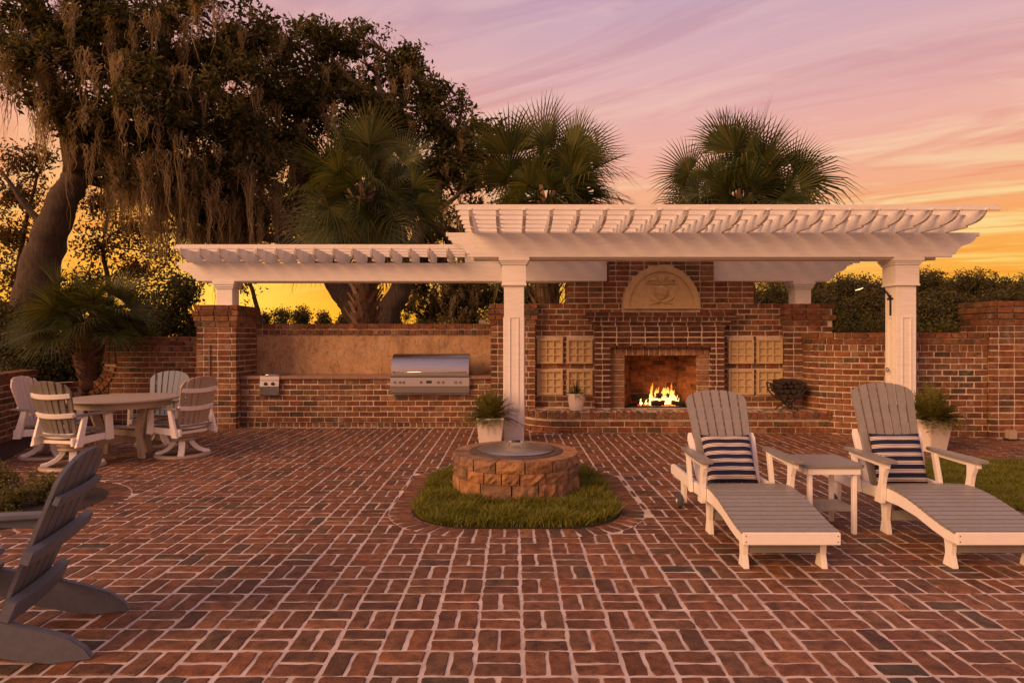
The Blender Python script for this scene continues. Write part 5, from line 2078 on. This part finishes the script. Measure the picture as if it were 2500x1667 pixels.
# ------------------------------------------------------------------ palms
def palm(name, label, base, H, Rf, nf, seed, trunk_r=.2, boots=True, lean=(0, 0), seg=34, el_lo=-66, boot_from=.25, fat=None, group=None, el_hi=84):
    rs = np.random.default_rng(seed)
    r = random.Random(seed)
    t = thing(name, label, 'palm', (base[0], base[1], base[2]), group=group)
    T = MB()
    top = Vector((lean[0], lean[1], H))
    n = 10
    rad = [trunk_r * (1.25 - .3 * i / n) for i in range(n + 1)]
    if fat:
        rad = [fat(i / n) for i in range(n + 1)]
    T.tube([top * (i / n) + Vector((r.uniform(-.012, .012), r.uniform(-.012, .012), 0)) for i in range(n + 1)], rad, 14)
    T.build('trunk', M['palm_bark'], t, smooth=True)
    if boots:
        B = MB()
        nb = boots if isinstance(boots, int) and boots > 1 else 120
        for k in range(nb):
            u = boot_from + (1.0 - boot_from) * k / nb
            a = k * 2.39996
            c = top * u
            tr = trunk_r * (1.25 - .3 * u) if not fat else fat(u)
            out = Vector((math.cos(a), math.sin(a), 0))
            sd = Vector((-math.sin(a), math.cos(a), 0))
            l = r.uniform(.16, .30) * trunk_r / .2 * (.45 if fat else 1)
            tip = out * (tr + l * .55) + Vector((0, 0, l * .9)) + sd * r.uniform(-.07, .07)
            w0, w1 = .055 * trunk_r / .2, .03 * trunk_r / .2
            b0 = out * tr * .9
            vs = [c + b0 - sd * w0, c + b0 + sd * w0, c + b0 * .98 - out * .03, c + tip - sd * w1, c + tip + sd * w1, c + tip - out * .02]
            B.add(vs, [(0, 1, 4, 3), (1, 2, 5, 4), (2, 0, 3, 5), (3, 4, 5), (0, 2, 1)])
        tag(B.build('boots', M['palm_bark'] if fat else M['boot'], t), kind='stuff')
    Vs, Fs, nv = [], [], 0
    Pm = MB()
    for k in range(nf):
        u = (k + .5) / nf
        az = k * 2.39996 + r.uniform(-.2, .2)
        el = R(el_hi - (el_hi - el_lo) * u ** .9 + r.uniform(-13, 13))
        dh = Vector((math.cos(az), math.sin(az), 0))
        d = (dh * math.cos(el) + Vector((0, 0, math.sin(el)))).normalized()
        lp = Rf * (r.uniform(.34, .60) if k % 3 else r.uniform(.10, .28))
        p0 = top + dh * trunk_r * .5
        p1 = p0 + d * lp * .55 + Vector((0, 0, .02))
        d2 = (d + Vector((0, 0, -.20 if el < 1 else -.05))).normalized()
        p2 = p1 + d2 * lp * .45
        Pm.tube([p0, p1, p2], [.020 * Rf / 1.6, .014 * Rf / 1.6, .009 * Rf / 1.6], 4, cap=False)
        # fan blade
        side = d2.cross(Vector((0, 0, 1)))
        if side.length < .05:
            side = Vector((1, 0, 0))
        side.normalize()
        nrm = side.cross(d2).normalized()
        roll = r.uniform(-1.2, 1.2)
        side, nrm = side * math.cos(roll) + nrm * math.sin(roll), nrm * math.cos(roll) - side * math.sin(roll)
        L0 = Rf * r.uniform(.46, .64)
        arch_ = r.uniform(.4, 1.0) if el > .5 else r.uniform(1.0, 3.0)
        sp = R(r.uniform(80, 125))
        for j in range(seg):
            a = -sp + 2 * sp * (j + .5) / seg
            l = L0 * (.62 + .38 * math.cos(a * .62)) * r.uniform(.9, 1.08)
            fold = .45 * (abs(a) / sp)
            dj = (d2 * math.cos(a) + side * math.sin(a) + nrm * fold).normalized()
            sj = nrm.cross(dj).normalized()
            wj = L0 * .0165
            st = []
            for q, wq, dr in ((.0, .25, 0), (.35, 1.0, .0), (.68, .6, .03), (1.0, .02, .13)):
                c = p2 + dj * l * q + Vector((0, 0, -dr * l * arch_ * (1 + .8 * r.random())))
                st += [c - sj * wj * wq, c + sj * wj * wq]
            Vs.append(np.array([tuple(v) for v in st], np.float32))
            Fs.append(np.array([[0, 1, 3, 2], [2, 3, 5, 4], [4, 5, 7, 6]], np.int32) + nv)
            nv += 8
    Pm.build('leaf_stems', M['palm'], t)
    link_obj('fronds', np_mesh('fronds', np.concatenate(Vs), np.concatenate(Fs)), t, M['palm'])
    return t


palm('cabbage_palm', 'tall fan palm with crisscross leaf bases behind the grill wall', (-3.0, 12.9, -.06), 4.4, 1.75, 62, 1, .22, boots=150, boot_from=.38, group='fan palms behind the walls')
palm('cabbage_palm', 'fan palm rising behind the white post between the kitchen and fireplace', (.72, 13.1, -.06), 4.4, 1.98, 66, 2, .24, boots=120, boot_from=.3, group='fan palms behind the walls')
palm('cabbage_palm', 'round headed fan palm behind the right half of the large pergola', (4.74, 13.1, -.06), 4.40, 1.92, 70, 3, .24, boots=100, boot_from=.4, el_lo=-68, group='fan palms behind the walls')
palm('fan_palm', 'short fan palm with shaggy brown trunk inside the low garden wall', (-6.95, 10.35, 0), 1.72, 1.12, 50, 4, .14, boots=160, boot_from=.45, el_lo=-14, seg=36,
     el_hi=62, fat=lambda u: .10 if u < .5 else .10 + .11 * min(1, (u - .5) * 5) - .05 * max(0, u - .8) * 5)


# ------------------------------------------------------------------ shrubs, hedge, grass, pot plants
def shrub(name, label, blobs, per, leaf, seed, mat, cat='shrub', group=None, spr=.05):
    rs = np.random.default_rng(seed)
    r = random.Random(seed)
    c = blobs[0]
    gz = 0 if c[1] < 10.5 else -.06
    t = thing(name, label, cat, (c[0], c[1], gz), group=group)
    S_ = MB()
    for b in blobs:
        for k in range(4):
            e = Vector(b[:3]) + Vector((r.uniform(-.6, .6) * b[3], r.uniform(-.6, .6) * b[4], r.uniform(0, .6) * b[5]))
            limb(S_, [Vector((b[0] + r.uniform(-.06, .06), b[1] + r.uniform(-.06, .06), gz)), e], .018, .005, 5, r.randrange(99), .5, 3)
    wpart(S_, 'stems', M['bark'], t)
    V, F = leaf_quads(clump_points(blobs, per, rs, 6, spr, .5), leaf, rs, -.2, .5)
    o = link_obj('foliage', np_mesh('foliage', V, F), t, mat)
    o.matrix_parent_inverse = t.matrix_basis.inverted()
    return t


def greens():
    P = at
    g = 'dark shrubs behind the left garden wall'
    sh = [('upright dark shrub hugging the left side of brick pillar', [(415, 770, 52, 80, 12.2), (455, 715, 32, 55, 12.2), (440, 830, 50, 60, 12.2), (350, 750, 40, 50, 12.6, .6)]),
          ('low dark shrub behind the swooping brick wall', [(310, 800, 60, 40, 12.3), (350, 770, 40, 30, 12.4, .7), (270, 830, 50, 40, 12.2)]),
          ('dark rounded shrub behind the small fan palm', [(185, 840, 60, 60, 12.4), (150, 790, 50, 45, 12.6), (240, 860, 60, 60, 12.0), (200, 910, 70, 40, 11.8)]),
          ('dense dark shrub at the far left behind the brick wall end', [(120, 905, 70, 50, 11.6), (60, 910, 60, 40, 11.2), (40, 850, 75, 70, 12.2), (90, 890, 60, 50, 11.6), (10, 790, 60, 50, 13)])]
    for k, (lb, bs) in enumerate(sh):
        shrub('shrub', lb, [px_blob(*b) for b in bs], 1500, .075, 500 + k, M['shrub'], group=g)
    # clipped hedge beyond the curved wall
    rs = np.random.default_rng(77)
    t = thing('hedge', 'light green clipped hedge behind curved garden wall', 'hedge', (7.4, 12.4, -.06))
    bl = [(5.0 + k * .42, 12.4 + .1 * math.sin(k), 1.47, .36, .35, .46 + .07 * math.sin(k * 2.3)) for k in range(14)] + [(5.0 + k * .42, 12.4, .6, .34, .35, .6) for k in range(14)]
    V, F = leaf_quads(clump_points(bl, 520, rs, 6, .06, .45), .085, rs, -.3, .5)
    o = link_obj('foliage', np_mesh('foliage', V, F), t, M['hedge'])
    o.matrix_parent_inverse = t.matrix_basis.inverted()
    S_ = MB()
    for k in range(14):
        limb(S_, [(5.0 + k * .42, 12.4, -.06), (5.05 + k * .42, 12.4, 1.2)], .03, .012, 5, k)
    wpart(S_, 'stems', M['bark'], t)
    # bed shrubs, left
    for k, (lb, bs) in enumerate([('small leafy shrub in the left bed nearest the brick border tip', [(-4.25, 5.75, .14, .17, .16, .16), (-4.4, 5.6, .10, .13, .13, .11)]),
                                  ('small leafy shrub in the left bed near the picture edge', [(-4.78, 5.85, .17, .20, .2, .19), (-4.65, 5.6, .09, .15, .15, .1)]),
                                  ('low spreading shrub in the left bed among mulch', [(-4.45, 5.42, .06, .2, .15, .07)])]):
        shrub('bed_shrub', lb, bs, 5200, .034, 600 + k, M['hedge'], group='small shrubs in the left bed', spr=.025)

    # grass
    def blades(inside, box, n, h, seed, z0=.004, lean=.5):
        rs = np.random.default_rng(seed)
        X = rs.uniform(box[0], box[1], n * 2)
        Y = rs.uniform(box[2], box[3], n * 2)
        keep = np.array([inside(x, y) for x, y in zip(X, Y)])
        X, Y = X[keep][:n], Y[keep][:n]
        n = len(X)
        hh = h * rs.uniform(.5, 1.2, n) * (.85 + .3 * np.sin(X * 9 + Y * 4) * np.sin(Y * 11 - X * 5))
        a = rs.uniform(0, 2 * PI, n)
        wd = rs.uniform(.0035, .007, n)
        lx, ly = rs.normal(size=n) * lean * hh, rs.normal(size=n) * lean * hh
        b0 = np.stack([X - np.cos(a) * wd, Y - np.sin(a) * wd, np.full(n, z0)], 1)
        b1 = np.stack([X + np.cos(a) * wd, Y + np.sin(a) * wd, np.full(n, z0)], 1)
        m0 = np.stack([X - np.cos(a) * wd * .8 + lx * .4, Y - np.sin(a) * wd * .8 + ly * .4, z0 + hh * .6], 1)
        m1 = np.stack([X + np.cos(a) * wd * .8 + lx * .4, Y + np.sin(a) * wd * .8 + ly * .4, z0 + hh * .6], 1)
        tp = np.stack([X + lx, Y + ly, z0 + hh], 1)
        V = np.stack([b0, b1, m1, m0, tp], 1).reshape(-1, 3)
        k = np.arange(n) * 5
        F = np.concatenate([np.stack([k, k + 1, k + 2], 1), np.stack([k, k + 2, k + 3], 1), np.stack([k + 3, k + 2, k + 4], 1)])
        return np_mesh('grass', V, F)
    def patch(label, ins, box, n, h, seed):
        o = link_obj('grass', blades(ins, box, n, h, seed), None, M['grass'])
        tag(o, label, 'grass', kind='stuff')
    patch('rounded patch of green grass round the stone fire pit', lambda x, y: pit_bed.sd(x, y) < -.012 and math.hypot(x - .038, y - 6.24) > .56, (-.9, 1.0, 4.95, 7.35), 34000, .095, 71)
    patch('green lawn beside the chaise with the raised backrest', lambda x, y: right_bed.sd(x, y) < -.03 and x < y * .84 + 1.6, (4.2, 8.3, 5.0, 7.7), 56000, .075, 72)
    patch('strip of yellowish grass in the left bed behind adirondack chair', lambda x, y: left_bed.sd(x, y) < -.05 and y < 5.25 and x > -y * .84 - .3, (-5.2, -3.2, 4.6, 5.4), 14000, .07, 73)

    # pot plants
    def fern(name, label, base, n, ln, up, leafl, seed, wide=.35, gap=.022, grp=None, droop=1.0):
        rs = np.random.default_rng(seed)
        r = random.Random(seed)
        t = thing(name, label, 'plant', base)
        Vs, Fs, nv = [], [], 0
        st = MB()
        for k in range(n):
            az = k * 2.39996 + r.uniform(-.3, .3)
            l = ln * r.uniform(.6, 1.1)
            e = r.uniform(*up)
            dh = np.array([math.cos(az), math.sin(az), 0])
            m = max(4, int(l / gap))
            pts = []
            for i in range(m + 1):
                u = i / m
                pts.append(dh * (l * u * math.cos(e) + .02) + np.array([0, 0, l * (math.sin(e) * u - droop * .75 * u * u * math.cos(e))]))
            st.tube([tuple(p) for p in pts[::max(1, m // 5)]], .0022, 3, cap=False)
            sd = np.array([-dh[1], dh[0], 0])
            for i in range(1, m):
                u = i / m
                ll = leafl * math.sin(PI * min(1, u * .85 + .15)) * r.uniform(.8, 1.2)
                tg = pts[i + 1] - pts[i - 1]
                tg /= np.linalg.norm(tg) + 1e-9
                for s_ in (-1, 1):
                    d = sd * s_ * .85 + tg * .5 + rs.normal(size=3) * .15
                    d /= np.linalg.norm(d)
                    w_ = tg * ll * .22
                    c = pts[i]
                    Vs.append(np.array([c - w_ * .4, c + d * ll * .5 - w_ * .8, c + d * ll, c + d * ll * .5 + w_ * .8], np.float32))
                    Fs.append(np.array([[0, 1, 2, 3]], np.int32) + nv)
                    nv += 4
        link_obj('fronds', np_mesh('fronds', np.concatenate(Vs), np.concatenate(Fs)), t, M['fern'])
        st.build('stems', M['fern'], t)
        return t
    fern('fern', 'spiky grassy fern growing in the planter beside slender post', (-.315, 8.98, .33), 190, .58, (R(20), R(85)), .055, 81, droop=.85)
    fern('fern', 'bushy green fern growing in the planter behind lawn chaise', (5.57, 8.44, .37), 150, .62, (R(15), R(84)), .09, 82, gap=.028, droop=.75)
    t = fern('potted_plant', 'dark trailing plant with central spike in small hearth pot', (1.03, 10.2, .585), 40, .24, (R(10), R(70)), .04, 83, droop=1.0)
    # central spike
    V, F, nv = [], [], 0
    r = random.Random(4)
    for k in range(16):
        az = k * 2.4
        e = R(r.uniform(55, 85))
        l = r.uniform(.22, .36)
        d = Vector((math.cos(az) * math.cos(e), math.sin(az) * math.cos(e), math.sin(e)))
        s_ = Vector((-math.sin(az), math.cos(az), 0)) * .006
        V += [tuple(-s_), tuple(s_), tuple(d * l * .6 + s_ * .8), tuple(d * l + Vector((0, 0, -.01))), tuple(d * l * .6 - s_ * .8)]
        F.append((nv, nv + 1, nv + 2, nv + 3, nv + 4))
        nv += 5
    MB().add(V, F).build('spike_leaves', M['shrub'], t)


greens()
